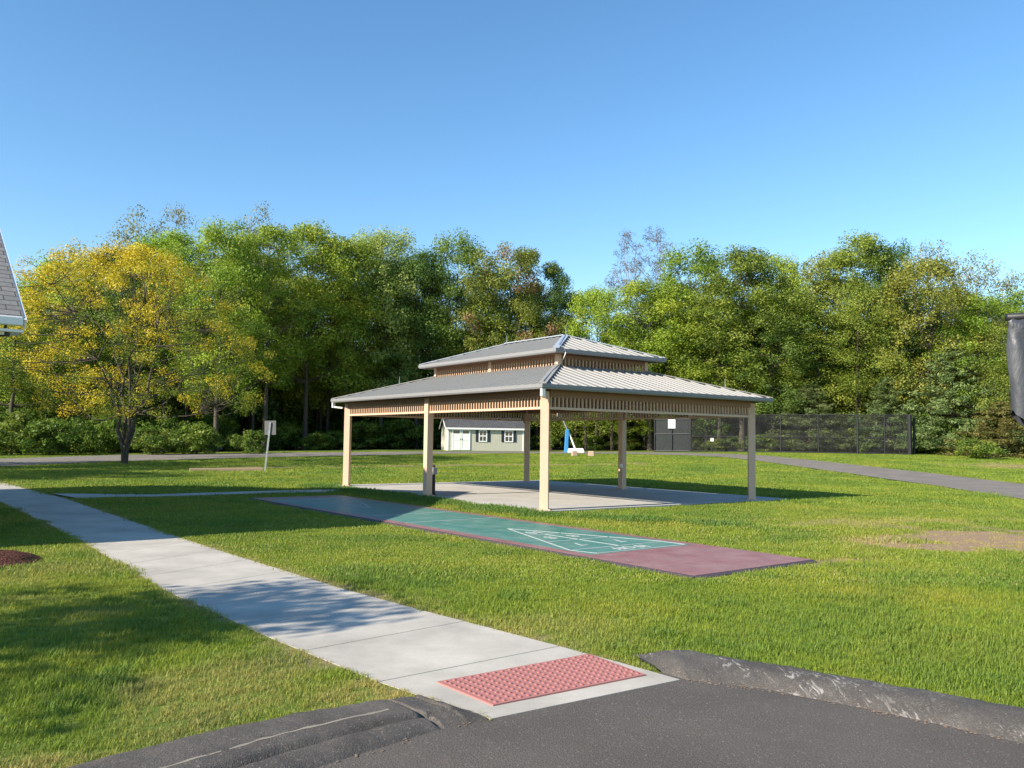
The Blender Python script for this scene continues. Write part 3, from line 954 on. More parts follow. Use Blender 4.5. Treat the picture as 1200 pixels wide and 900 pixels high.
d0, d1 = sx_of(530.5), sx_of(552)
m = MB()
for a_, b_ in ((d0, (d0 + d1) / 2 - 0.012), ((d0 + d1) / 2 + 0.012, d1)):
    m = MB(); m.box(S((a_ + b_) / 2, -0.03, 0.95), SX, SY, UP, (b_ - a_) / 2, 0.02, 0.90); dr = m.build('door', M_trim, sh)
    m = MB(); m.box(S((a_ + b_) / 2, -0.055, 1.62), SX, SY, UP, (b_ - a_) / 2 - 0.13, 0.006, 0.13); m.build('pane', M_glass, dr)
    m = MB()
    for xx in (a_ + 0.06, b_ - 0.06): m.box(S(xx, -0.055, 0.95), SX, SY, UP, 0.04, 0.008, 0.88)
    for zz in (0.12, 0.95): m.box(S((a_ + b_) / 2, -0.056, zz), SX, SY, UP, (b_ - a_) / 2 - 0.10, 0.008, 0.045)
    m.build('batten', M_white, dr)
    m = MB(); m.box(S(b_ - 0.07 if a_ == d0 else a_ + 0.07, -0.075, 1.0), SX, SY, UP, 0.015, 0.02, 0.06); m.build('handle', M_black, dr)
for pa, pb in ((562, 571.5), (592, 602)):
    x0, x1 = sx_of(pa), sx_of(pb); xc = (x0 + x1) / 2; hw_ = (x1 - x0) / 2
    m = MB()
    for xx in (x0 + 0.035, x1 - 0.035): m.box(S(xx, -0.03, 1.30), SX, SY, UP, 0.045, 0.02, 0.48)
    for zz in (0.83, 1.30, 1.77): m.box(S(xc, -0.031, zz), SX, SY, UP, hw_, 0.02, 0.045)
    m.box(S(xc, -0.032, 1.3), SX, SY, UP, 0.022, 0.018, 0.46)
    wn = m.build('window', M_trim, sh)
    m = MB(); m.box(S(xc, -0.008, 1.30), SX, SY, UP, hw_ - 0.05, 0.006, 0.46); m.build('pane', M_glass, wn)
    for s_ in (-1, 1):
        m = MB(); xx = xc + s_ * (hw_ + 0.15); m.box(S(xx, -0.025, 1.30), SX, SY, UP, 0.125, 0.015, 0.50); m.build('shutter', M_dark, sh)

# ------------------------------------------------------------------ basketball hoop, stones, sign post
hb = at(670, 530.5)
hp = thing('basketball_hoop', 'portable basketball hoop with blue padded pole and white base past the pavilion', 'basketball hoop', hb)
M_blue = mat_paint('blue_pad', (0.03, 0.20, 0.42), 0.5, 0.1)
H = lambda x, y, z: hb + np.array([x, y, z])
k = hb[1] / 972.0
m = MB()
m.hexa([H(-0.35, -0.5, 0), H(1.0, -0.5, 0), H(1.0, 0.5, 0), H(-0.35, 0.5, 0)], [H(-0.28, -0.42, 0.34), H(0.9, -0.42, 0.36), H(0.9, 0.42, 0.36), H(-0.28, 0.42, 0.34)])
m.build('base', M_white, hp, bevel=0.05)
m = MB(); m.hexa([H(-0.62, -0.2, 0), H(-0.30, -0.2, 0), H(-0.30, 0.2, 0), H(-0.62, 0.2, 0)], [H(-0.52, -0.14, 1.85), H(-0.22, -0.14, 1.85), H(-0.22, 0.14, 1.85), H(-0.52, 0.14, 1.85)]); m.build('pad', M_blue, hp, bevel=0.05)
m = MB(); m.beam(H(0.25, 0, 0.34), H(-0.32, 0, 1.8), 0.09, 0.11); m.build('brace', M_white, hp)
m = MB(); m.tube([H(-0.36, 0, 1.8), H(-0.85, 0, 2.9), H(-1.1, 0, 3.2)], 0.055, 8); m.build('pole', M_steel, hp)
m = MB(); m.box(H(-1.15, 0, 3.3), (0, 1, 0), (1, 0, 0), (0, 0, 1), 0.6, 0.03, 0.4); m.build('backboard', M_white, hp)
m = MB(); m.tube([H(-1.45 + 0.23 * math.cos(t), 0.23 * math.sin(t), 3.05) for t in np.linspace(0, 6.2832, 17)], 0.012, 6); m.build('rim', mat_paint('orange_rim', (0.6, 0.16, 0.04), 0.5), hp)
M_stone = mat_paint('tan_stone', (0.40, 0.30, 0.22), 0.9, 0.25, 3)
for (px, py, wpx, rz, lab) in ((674, 534.5, 6.2, 0.2, 'tan stone block lying right under the white hoop base'), (692.5, 534.7, 7.2, -0.15, 'tan stone block lying alone on the lawn right of the hoop')):
    c = at(px, py); hw_ = wpx * c[1] / 972 / 2
    m = MB(); ex = np.array([math.cos(rz), math.sin(rz), 0]); ey = np.array([-math.sin(rz), math.cos(rz), 0])
    b = [c + ex * i * hw_ + ey * (j * 0.22 + 0.22) for i, j in ((-1, -1), (1, -1), (1, 1), (-1, 1))]
    m.hexa(b, [p + UP * 0.36 + (c - p) * 0.07 for p in b])
    o = m.build('stone_block', M_stone, bevel=0.03); tag(o, lab, 'stone block', 'stone blocks by the hoop')
sg = at(310.5, 552.5)
sp = thing('sign_post', 'grey sign seen from behind on a thin leaning steel post', 'sign', sg)
kk = sg[1] / 972.0
m = MB(); top = sg + np.array([0.17, 0, 57.5 * kk]); m.beam(sg, top, 0.07, 0.045, (0, 1, 0)); m.build('post', M_steel, sp)
m = MB(); c = sg + np.array([0.18, -0.05, 51 * kk]); m.box(c + np.array([-0.02, 0.085, 0]), np.array([1, 0, 0.03]), (0, 1, 0), np.array([-0.03, 0, 1]), 0.25, 0.006, 0.31); m.build('sign_plate', mat_paint('sign_back', (0.12, 0.125, 0.12), 0.5, 0.12), sp)
for dz in (-0.2, 0.2):
    m = MB(); m.tube([c + np.array([0, 0.06, dz]), c + np.array([0, 0.105, dz])], 0.018, 6); m.build('bolt', M_steel, sp)

# timber edging at the far bare strip
e0, e1 = at(222, 552.0), at(308, 551.5)
m = MB(); m.beam(e0 + UP * 0.05, e1 + UP * 0.05, 0.16, 0.14); o = m.build('timber_edging', mat_paint('weathered_timber', (0.34, 0.24, 0.16), 0.9, 0.2, 4), bevel=0.02)
tag(o, 'low weathered timber edging at the end of the bare earth strip', 'edging')

# ------------------------------------------------------------------ FENCE
fx = [809, 872, 915, 959, 1005, 1037, 1066]
FY0, FY1 = 70.0, 64.0
def fpt(px):
    t = (px - 809) / (1066 - 809); Y = FY0 + (FY1 - FY0) * t
    p = at_y(px, 520, Y); p[2] = float(zt(p[0], p[1])); return p
f0 = fpt(809)
fe = thing('chain_link_fence', 'tall black chain link fence along the road before the right hand trees', 'fence', f0)
pts = [fpt(x) for x in fx]
FT = 3.05
for i, p in enumerate(pts):
    m = MB(); r = 0.085 if i in (0, 4) else 0.055
    if i == 6: r = 0.16
    m.tube([p, p + UP * (FT + 0.05)], r, 8); m.build('fence_post', M_black, fe)
p6 = pts[6]
for dx in (0.25, 0.5):
    m = MB(); q_ = p6 + np.array([dx, 0.3, 0]); m.tube([q_, q_ + UP * FT], 0.09, 8); m.build('fence_post', M_black, fe)
for zz, ra in ((FT, 0.035), (1.25, 0.035), (0.06, 0.03)):
    m = MB(); m.tube([p + UP * zz for p in pts], ra, 6); m.build('fence_rail', M_black, fe)
M_link = mat_mesh('chain_link', 0.17)
m = MB()
for a_, b_ in zip(pts[:-1], pts[1:]): m.hexa([a_, b_, b_ + np.array([0, 0.004, 0]), a_ + np.array([0, 0.004, 0])], [a_ + UP * FT, b_ + UP * FT, b_ + np.array([0, 0.004, FT]), a_ + np.array([0, 0.004, FT])])
m.build('wire_mesh', M_link, fe)
# screened gate left of it
g0, g1 = at_y(767, 520, 71.0), at_y(808, 520, 70.3)
for p in (g0, g1): p[2] = float(zt(p[0], p[1]))
gt = thing('screened_gate', 'dark windscreen covered fence gate with a blank white sign', 'gate', g0)
GH = 2.75
m = MB()
for p in (g0, (g0 + g1) / 2, g1): m.tube([p, p + UP * (GH + 0.05)], 0.05, 8)
m.build('gate_post', M_black, gt)
m = MB()
for zz in (0.08, 1.5, GH): m.tube([g0 + UP * zz, g1 + UP * zz], 0.035, 6)
m.build('gate_rail', mat_paint('gate_rail', (0.10, 0.10, 0.11), 0.5), gt)
m = MB(); dd = np.array([0, 0.05, 0]); m.hexa([g0 + dd, g1 + dd, g1 + dd * 1.3, g0 + dd * 1.3], [g0 + dd + UP * GH, g1 + dd + UP * GH, g1 + dd * 1.3 + UP * GH, g0 + dd * 1.3 + UP * GH])
m.build('windscreen', mat_mesh('windscreen', 0.86, (0.018, 0.022, 0.022)), gt)
sc_ = g0 + (g1 - g0) * 0.49 + np.array([0, -0.07, 0])
m = MB(); m.box(sc_ + UP * 2.35, (1, 0, 0), (0, 1, 0), (0, 0, 1), 0.31, 0.012, 0.38); m.build('sign_panel', M_white, gt)
# low gate arm with small plate
b0, b1 = at_y(811, 520, 68.5), at_y(834, 520, 68.0)
for p in (b0, b1): p[2] = float(zt(p[0], p[1]))
ga = thing('barrier', 'low black pipe barrier with a little white plate by the fence', 'barrier', b0)
m = MB(); m.tube([b0, b0 + UP * 1.25, b1 + UP * 1.3, b1], 0.05, 8); m.build('frame', M_black, ga)
m = MB(); m.box(b1 + np.array([0.02, -0.07, 1.0]), (1, 0, 0), (0, 1, 0), (0, 0, 1), 0.13, 0.01, 0.13); m.build('plate', M_white, ga)

# ------------------------------------------------------------------ bagged sign at the right frame edge
bs = thing('covered_sign', 'road sign wrapped in wrinkled black plastic at the right frame edge', 'sign', (4.05, 6.0, 0))
t = NT('black_plastic'); p_ = t.n('ShaderNodeTexCoord').outputs['Object']
w_ = t.noise(t.mapping(p_, (3.0, 3.0, 1.1), (0, 0.35, 0)), 2.2, 5, 0.6, 1.5)
M_plastic = t.bsdf((0.050, 0.054, 0.064), t.ramp(w_, [(0.3, 0.34), (0.7, 0.5)]), t.bump(w_, 0.45, 0.03), 0, 0.5)
nxs, nzs = 26, 30
vs = []
xl, xr, zb, zt_ = 3.60, 4.50, 1.86, 2.535
for side, dy in ((0, -0.05), (1, 0.05)):
    for j in range(nzs + 1):
        for i in range(nxs + 1):
            u, v = i / nxs, j / nzs
            x = xl + (xr - xl) * u
            edge = min(u, 1 - u, 1 - v)
            zlow = zb + 0.0 - (0.16 * min(1, u * 5))          # bag hangs lower inside than at its edge
            z = zlow + (zt_ - zlow) * v
            if u < 0.02: x += 0.006 * math.sin(v * 9) + 0.035 * (1 - v) ** 2
            ra = math.atan2(1.02 - v, u + 0.02); rd = math.hypot(1.02 - v, u)
            w = 0.022 * math.sin(ra * 13) * math.exp(-rd * 1.6) + 0.012 * (vnoise(u * 4 + v * 2, v * 3, 31) - 0.5) + 0.010 * abs(vnoise(u * 3 + v * 9, v * 3 - u * 6, 8) - 0.5)
            y = 6.0 + dy * min(1, edge * 14 + 0.08) + w
            vs.append((x, y, z))
m = MB(); K = nxs + 1; O2 = (nzs + 1) * K
fs = [(j * K + i, j * K + i + 1, (j + 1) * K + i + 1, (j + 1) * K + i) for j in range(nzs) for i in range(nxs)]
fs2 = [tuple(O2 + q for q in f[::-1]) for f in fs]
for j in range(nzs): fs2 += [(j * K, (j + 1) * K, O2 + (j + 1) * K, O2 + j * K), (j * K + nxs, O2 + j * K + nxs, O2 + (j + 1) * K + nxs, (j + 1) * K + nxs)]
fs2 += [(nzs * K + i, nzs * K + i + 1, O2 + nzs * K + i + 1, O2 + nzs * K + i) for i in range(nxs)]
m.add(vs, fs + fs2); m.build('plastic_cover', M_plastic, bs, True)
m = MB(); m.tube([(xl - 0.0, 6.0, zt_ + 0.0), (4.05, 6.0, zt_ + 0.03), (xr, 6.0, zt_)], 0.028, 8); m.build('tape_roll', M_black, bs, True)
m = MB(); m.beam((4.05, 6.07, 0), (4.05, 6.07, 2.45), 0.06, 0.04, (0, 1, 0)); m.build('post', M_steel, bs)

# ------------------------------------------------------------------ BUILDING at the left edge (mostly outside the frame)
KX = at_y(28, 376, 12.0)
BD = np.array([-0.62, 0.785, 0]); BD /= np.linalg.norm(BD)
BE = np.array([BD[1], -BD[0], 0]) * -1                # along the eave, away to the left
KZ = KX[2]; PITCH = 0.56; HALF = 7.0; BL = 16.0
bl = thing('clubhouse', 'shingled gable roof corner of a building at the left frame edge', 'building', (KX[0] - 4, KX[1] + 2, 0))
B = lambda s, e, z: np.array([KX[0], KX[1], 0]) + BD * s + BE * e + UP * z
M_bsh = mat_shingle('weathered_shingle', (0.17, 0.17, 0.165), (0.22, 0.215, 0.21), math.atan2(BE[1], BE[0]))
M_wall = mat_paint('clapboard', (0.55, 0.52, 0.46), 0.7, 0.06)
zr = KZ + PITCH * HALF
m = MB()
for s0, s1 in ((0, HALF), (2 * HALF, HALF)):
    b = [B(s0, 0, KZ), B(s0, BL, KZ), B(s1, BL, zr), B(s1, 0, zr)]
    m.hexa([p - UP * 0.03 for p in b], [p + UP * 0.05 for p in b])
m.build('roof', M_bsh, bl)
m = MB()
i0, e0_ = 0.55, 0.55
m.hexa([B(i0, e0_, 0), B(2 * HALF - i0, e0_, 0), B(2 * HALF - i0, BL - 0.5, 0), B(i0, BL - 0.5, 0)], [B(i0, e0_, KZ - 0.2), B(2 * HALF - i0, e0_, KZ - 0.2), B(2 * HALF - i0, BL - 0.5, KZ - 0.2), B(i0, BL - 0.5, KZ - 0.2)])
m.add([B(i0, e0_, KZ - 0.2), B(2 * HALF - i0, e0_, KZ - 0.2), B(HALF, e0_, zr - 0.15)], [(0, 1, 2)])
m.build('wall', M_wall, bl)
m = MB(); m.beam(B(-0.06, 0.02, KZ - 0.02), B(-0.06, BL, KZ - 0.02), 0.12, 0.13); m.build('gutter', M_trim, bl, bevel=0.02)
m = MB(); m.box(B(0.27, BL / 2, KZ - 0.155), BD, BE, UP, 0.30, BL / 2, 0.02); m.build('soffit', M_trim, bl)
m = MB()
for s0, s1 in ((0.0, HALF), (2 * HALF, HALF)): m.beam(B(s0, -0.02, KZ - 0.05), B(s1, -0.02, zr - 0.05), 0.03, 0.15)
m.build('rake_board', M_trim, bl)
lampc = at_y(6, 389, KX[1] + 0.0)
m = MB(); m.tube([lampc + UP * 0.13, lampc + UP * 0.02], 0.02, 6); m.box(lampc + np.array([0, -0.05, -0.02]), (1, 0, 0), (0, 1, 0), (0, 0, 1), 0.075, 0.05, 0.05)
fl = m.build('floodlight', M_black, bl, bevel=0.012)
m = MB(); m.box(lampc + np.array([0.0, -0.104, -0.025]), (1, 0, 0), (0, 1, 0), (0, 0, 1), 0.05, 0.003, 0.028); m.build('lens', M_white, fl)
# mulch bed beside it
mc = at(-14, 660); m = MB()
NR, NA = 10, 36; vs = [(mc[0], mc[1], 0.13)]
for r in range(1, NR + 1):
    for a_ in range(NA):
        t_ = a_ * 6.28318 / NA; rr = r / NR
        x, y = mc[0] + math.cos(t_) * rr * 0.56, mc[1] + math.sin(t_) * rr * 0.62
        vs.append((x, y, 0.13 * (1 - rr ** 2) + 0.02 + 0.03 * (vnoise(x * 9, y * 9, 2) - 0.5)))
fs = [(0, 1 + a_, 1 + (a_ + 1) % NA) for a_ in range(NA)]
for r in range(NR - 1):
    for a_ in range(NA): fs.append((1 + r * NA + a_, 1 + (r + 1) * NA + a_, 1 + (r + 1) * NA + (a_ + 1) % NA, 1 + r * NA + (a_ + 1) % NA))
m.add(vs, fs); o = m.build('mulch_bed', mat_mulch()); tag(o, 'mound of reddish bark mulch on the lawn at the left frame edge', 'mulch bed')

# ------------------------------------------------------------------ TREES
def leaf_cloud(rs, centers, radii, tones, accents, n_per, size, flat=0.75, upbias=0.5, narrow=0.55):
    """diamond leaves scattered through clumps; returns verts, faces, tone, accent"""
    N = int(np.sum(n_per))
    ci = np.repeat(np.arange(len(centers)), n_per)
    d = rs.normal(size=(N, 3)); d /= np.linalg.norm(d, axis=1)[:, None]
    rad = rs.rand(N) ** 0.45
    off = d * rad[:, None] * radii[ci][:, None]; off[:, 2] *= flat
    pos = centers[ci] + off
    nrm = rs.normal(size=(N, 3)) * 0.65 + d * 1.0 + np.array([0, 0, upbias]); nrm /= np.linalg.norm(nrm, axis=1)[:, None]
    t = rs.normal(size=(N, 3)); t -= nrm * np.sum(t * nrm, 1)[:, None]; t /= np.linalg.norm(t, axis=1)[:, None]
    b = np.cross(nrm, t)
    L = (size * (0.6 + 0.8 * rs.rand(N)))[:, None]
    v = np.stack([pos - t * L * 0.5, pos + b * L * 0.5 * narrow, pos + t * L * 0.5 - nrm * L * 0.12, pos - b * L * 0.5 * narrow], 1).reshape(-1, 3)
    f = np.arange(N * 4).reshape(N, 4)
    tone = np.clip(tones[ci] + rs.normal(size=N) * 0.16, 0, 1)
    ac = np.clip(accents[ci] + rs.normal(size=N) * 0.12, 0, 1)
    return v, f, np.repeat(tone, 4), np.repeat(ac, 4)


def limb(m, a, b, r0, r1, rs, sag=0.15, n=5, sides=6):
    a, b = np.array(a), np.array(b); L = np.linalg.norm(b - a)
    pts = []
    up = np.array([0, 0, L * sag]); w = rs.normal(size=3) * L * 0.05
    for i in range(n + 1):
        t = i / n
        pts.append(a + (b - a) * t - up * 4 * t * (1 - t) * 0.5 + w * math.sin(t * 3.14) + rs.normal(size=3) * L * 0.012 * (0 < i < n))
    m.tube(pts, [r0 + (r1 - r0) * (i / n) ** 0.8 for i in range(n + 1)], sides, False)
    return pts


def broad_tree(seed, H, R, base, nclump, leaves, leafsize, rc=(0.8, 1.4), shape='round', trunk_r=0.22, tone_fn=None, accent_fn=None, shell=0.55, lean=0.0, stems=1, narrow=0.55):
    """returns (trunk MB, leaf arrays); local coordinates, foot at 0"""
    rs = np.random.RandomState(seed)
    ph = rs.rand(6) * 6.28
    def env(t, az):
        if shape == 'round': r = math.sin(math.pi * min(1, max(0, (t * 0.84 + 0.12)))) ** 0.5
        elif shape == 'tall': r = (0.72 + 0.28 * math.sin(math.pi * t)) * math.sqrt(max(0.06, 1 - (max(0, t - 0.62) / 0.38) ** 2))
        elif shape == 'dome': r = math.sqrt(max(0, 1 - max(0, (t - 0.25) / 0.75) ** 2)) * (0.65 + 0.35 * min(1, t / 0.25))
        else: r = 1 - t * 0.92
        return R * r * (1 + 0.18 * math.sin(az * 2 + ph[0] + t * 3) + 0.12 * math.sin(az * 3 + ph[1] - t * 5) + 0.1 * math.sin(az * 5 + ph[2]))
    C = []
    tries = 0
    while len(C) < nclump and tries < nclump * 40:
        tries += 1
        t = rs.rand() ** 0.85; az = rs.rand() * 6.2832
        q = shell + (1 - shell) * rs.rand() ** 0.6 if rs.rand() < 0.8 else rs.rand()
        r = env(t, az) * q
        if rs.rand() < 0.12: r *= 1.22
        p = np.array([math.cos(az) * r + lean * t * H, math.sin(az) * r, base * H + t * (H - base * H - 0.4)])
        if len(C) and np.min(np.linalg.norm((np.array(C) - p) * [1, 1, 1.25], axis=1)) < rc[0] * 0.72 and rs.rand() < 0.85: continue
        C.append(p)
    C = np.array(C)
    m = MB()
    tops = []
    mains = []
    for s_ in range(stems):
        a_ = s_ * 6.28 / stems + ph[3]
        spread = 0 if stems == 1 else R * 0.22
        th = H * (0.80 if shape != 'dome' else 0.62)
        pts = []
        for i in range(9):
            t = i / 8
            pts.append(np.array([math.cos(a_) * spread * t ** 1.3 + lean * t * H * 0.8 + rs.normal() * 0.06 * t * R * 0.5 * (i > 0), math.sin(a_) * spread * t ** 1.3 + rs.normal() * 0.06 * t * R * 0.5 * (i > 0), th * t]))
        r = [trunk_r * (1.35 if i == 0 else 1) * (1 - 0.88 * (i / 8)) * (0.85 if stems > 1 else 1) for i in range(9)]
        m.tube(pts, r, 8, False); mains.append((np.array(pts), np.array(r)))
    # main limbs towards a subset of clumps, then twigs from the nearest limb point
    nm = max(6, min(18, nclump // 6))
    order = rs.permutation(len(C))
    nodes, nrad = [], []
    for P_, r_ in mains:
        for p, q in zip(P_[3:], r_[3:]): nodes.append(p); nrad.append(q)
    for ci in order[:nm]:
        c = C[ci]
        P_, r_ = mains[rs.randint(len(mains))]
        hz = max(base * H * 0.75, c[2] - np.hypot(c[0], c[1]) * (0.55 + 0.4 * rs.rand()) - 0.5)
        i = int(np.clip(np.searchsorted(P_[:, 2], hz), 1, 7))
        pts = limb(m, P_[i], c, max(0.03, r_[i] * 0.55), 0.02, rs, 0.12, 6, 6)
        for k_, p in enumerate(pts[2:]): nodes.append(p); nrad.append(max(0.018, r_[i] * 0.45 * (1 - k_ / 6)))
    NA_, NR_ = np.array(nodes), np.array(nrad)
    for ci in order[nm:]:
        c = C[ci]
        d = np.linalg.norm(NA_ - c, axis=1) + 0.6 * np.maximum(0, NA_[:, 2] - c[2] + 0.3)
        j = int(np.argmin(d))
        limb(m, NA_[j], c, max(0.018, NR_[j] * 0.6), 0.012, rs, 0.08, 3, 4)
    rad = rc[0] + (rc[1] - rc[0]) * rs.rand(len(C))
    w_ = rad ** 2; n_per = np.maximum(8, (leaves * w_ / w_.sum())).astype(int)
    tones = np.array([(tone_fn(c, rs) if tone_fn else 0.45 + 0.22 * rs.normal()) for c in C])
    acc = np.array([(accent_fn(c, rs) if accent_fn else 0.0) for c in C])
    return m, leaf_cloud(rs, C, rad, tones, acc, n_per, leafsize, narrow=narrow)


def pine_tree_geo(seed, H, R, leaves, leafsize, base=0.08):
    rs = np.random.RandomState(seed); m = MB()
    m.tube([(0, 0, H * i / 8) for i in range(9)], [0.20 * (1 - 0.93 * i / 8) for i in range(9)], 8, False)
    C, rad = [], []
    z = base * H
    while z < H - 0.2:
        t = (z - base * H) / (H - base * H)
        r = R * (1 - t) ** 0.75 * (0.85 + 0.3 * rs.rand()); nb = int(5 + 4 * (1 - t)); a0 = rs.rand() * 6.28
        for k_ in range(nb):
            az = a0 + k_ * 6.2832 / nb + rs.normal() * 0.18; rr_ = r * (0.75 + 0.4 * rs.rand())
            tip = np.array([math.cos(az) * rr_, math.sin(az) * rr_, z + rr_ * 0.18 * (1 if t > 0.3 else 0.4)])
            limb(m, (0, 0, z), tip, 0.045 * (1 - t) + 0.012, 0.008, rs, 0.10, 3, 4)
            for q in (0.35, 0.6, 0.82, 1.0):
                if rr_ * q < 0.25: continue
                C.append(np.array([0, 0, z]) * (1 - q) + tip * q + rs.normal(size=3) * 0.08); rad.append((0.28 + 0.30 * (1 - t)) * (0.8 + 0.4 * rs.rand()))
        z += 0.42 + 0.35 * (1 - t) * rs.rand() + 0.1
    C, rad = np.array(C), np.array(rad); w_ = rad ** 2
    n_per = np.maximum(6, leaves * w_ / w_.sum()).astype(int)
    tones = 0.5 + 0.2 * rs.normal(size=len(C))
    return m, leaf_cloud(rs, C, rad, tones, np.zeros(len(C)), n_per, leafsize, 0.6, 0.7, 0.28)


M_bark = mat_bark('grey_bark', (0.045, 0.036, 0.028), (0.12, 0.10, 0.08))
M_barkd = mat_bark('dark_bark', (0.028, 0.022, 0.017), (0.075, 0.06, 0.047))
M_barkp = mat_bark('pale_bark', (0.16, 0.14, 0.12), (0.30, 0.27, 0.24))
LM = {
    'bright': mat_leaf('leaf_bright', (0.153, 0.240, 0.027), (0.261, 0.367, 0.038), (0.413, 0.482, 0.059)),
    'mid': mat_leaf('leaf_mid', (0.116, 0.178, 0.027), (0.202, 0.279, 0.038), (0.323, 0.379, 0.064)),
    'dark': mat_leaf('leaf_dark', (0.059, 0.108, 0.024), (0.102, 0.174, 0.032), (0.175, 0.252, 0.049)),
    'pale': mat_leaf('leaf_pale', (0.200, 0.263, 0.063), (0.307, 0.371, 0.091), (0.442, 0.478, 0.136)),
    'olive': mat_leaf('leaf_olive', (0.150, 0.165, 0.026), (0.25, 0.25, 0.042), (0.34, 0.325, 0.065)),
    'bare': mat_leaf('twig_bare', (0.10, 0.092, 0.078), (0.17, 0.158, 0.135), (0.26, 0.24, 0.205)),
    'red': mat_leaf('leaf_red', (0.120, 0.151, 0.029), (0.204, 0.245, 0.040), (0.299, 0.320, 0.060), accent=(0.27, 0.175, 0.085)),
    'wispy': mat_leaf('leaf_wispy', (0.168, 0.182, 0.081), (0.252, 0.267, 0.111), (0.358, 0.353, 0.161)),
    'yellow': mat_leaf('leaf_yellow', (0.109, 0.163, 0.019), (0.178, 0.232, 0.022), (0.264, 0.295, 0.031), 0.0, 0.0, 0.38, accent=(0.60, 0.475, 0.03)),
    'pine': mat_leaf('needle_pine', (0.096, 0.147, 0.047), (0.166, 0.232, 0.078), (0.263, 0.331, 0.122)),
    'cedar': mat_leaf('needle_cedar', (0.095, 0.107, 0.029), (0.168, 0.166, 0.044), (0.240, 0.225, 0.065)),
    'shrub': mat_leaf('leaf_shrub', (0.084, 0.142, 0.020), (0.158, 0.230, 0.030), (0.270, 0.316, 0.055)),
}


def tree_meshes(name, geo, bark, leafmat):
    m, (v, f, tone, ac) = geo
    me_t = bpy.data.meshes.new(name + '_trunk'); me_t.from_pydata(m.v, [], m.f); me_t.update()
    me_t.polygons.foreach_set('use_smooth', [True] * len(me_t.polygons)); me_t.materials.append(bark)
    me_c = np_mesh(name + '_crown', v, f, leafmat, {'tone': tone, 'accent': ac})
    return me_t, me_c


VAR = {
    'round': [tree_meshes('round', broad_tree(11 + i, 18, 4.6, 0.24, 120, 28000, 0.19, (0.55, 1.55), 'round'), M_bark, LM['mid']) for i in range(3)],
    'tall': [tree_meshes('tall', broad_tree(31 + i, 20, 3.9, 0.30, 115, 26000, 0.19, (0.55, 1.5), 'tall'), M_bark, LM['mid']) for i in range(4)],
    'dome': [tree_meshes('dome', broad_tree(51 + i, 16, 5.6, 0.20, 120, 31000, 0.19, (0.7, 1.5), 'dome'), M_bark, LM['mid']) for i in range(2)],
    'red': [tree_meshes('red', broad_tree(61, 17, 5.4, 0.2, 125, 31000, 0.19, (0.7, 1.4), 'round', accent_fn=lambda c, rs: 0.95 if rs.rand() < (0.5 if c[2] < 11 else 0.14) else 0.0), M_barkd, LM['red'])],
    'wispy': [tree_meshes('wispy', broad_tree(71 + i, 21, 4.2, 0.45, 85, 4200, 0.24, (0.8, 1.4), 'tall', 0.2), M_bark, LM['wispy']) for i in range(2)],
    'bare': [tree_meshes('bare', broad_tree(81 + i, 22, 2.5, 0.42, 130, 2600, 0.55, (0.5, 0.95), 'tall', 0.18, narrow=0.09), M_barkp, LM['wispy']) for i in range(2)],
    'pine': [tree_meshes('pine', pine_tree_geo(91 + i, 9.5, 3.6, 20000, 0.26), M_barkd, LM['pine']) for i in range(2)],
    'cedar': [tree_meshes('cedar', pine_tree_geo(97, 6, 2.9, 12000, 0.26, 0.02), M_barkd, LM['cedar'])],
    'shrub': [tree_meshes('shrub', broad_tree(101 + i, 3.2, 1.8, 0.05, 42, 3600, 0.20, (0.35, 0.7), 'dome', 0.05), M_barkd, LM['shrub']) for i in range(3)],
}
VH = {'round': (18, 4.6), 'tall': (20, 3.9), 'dome': (16, 5.6), 'red': (17, 5.4), 'wispy': (21, 4.2), 'bare': (22, 2.5), 'pine': (9.5, 3.6), 'cedar': (6, 2.9), 'shrub': (3.2, 1.8)}
rt = random.Random(12)
vcount = {}


def put_tree(name, shape, px, top, wpx, Y, leaf, label, group=None, cat='tree', base_py=None):
    """a tree whose crown top shows at photo row top; wpx = crown width in photo pixels at distance Y"""
    p = at_y(px, top, Y); gz = float(zt(p[0], p[1]))
    H = p[2] - gz; Rr = wpx * Y / F / 2
    k = vcount.get(shape, 0); vcount[shape] = k + 1
    me_t, me_c = VAR[shape][k % len(VAR[shape])]
    h0, r0_ = VH[shape]
    t = thing(name, label, cat, (p[0], p[1], gz - 0.05), group)
    t.scale = (Rr / r0_, Rr / r0_, H / h0); t.rotation_euler = (0, 0, rt.random() * 6.28)
    a = link_mesh('trunk', me_t, t); c = link_mesh('crown', me_c, t)
    c.material_slots[0].link = 'OBJECT'; c.material_slots[0].material = LM[leaf]
    return t


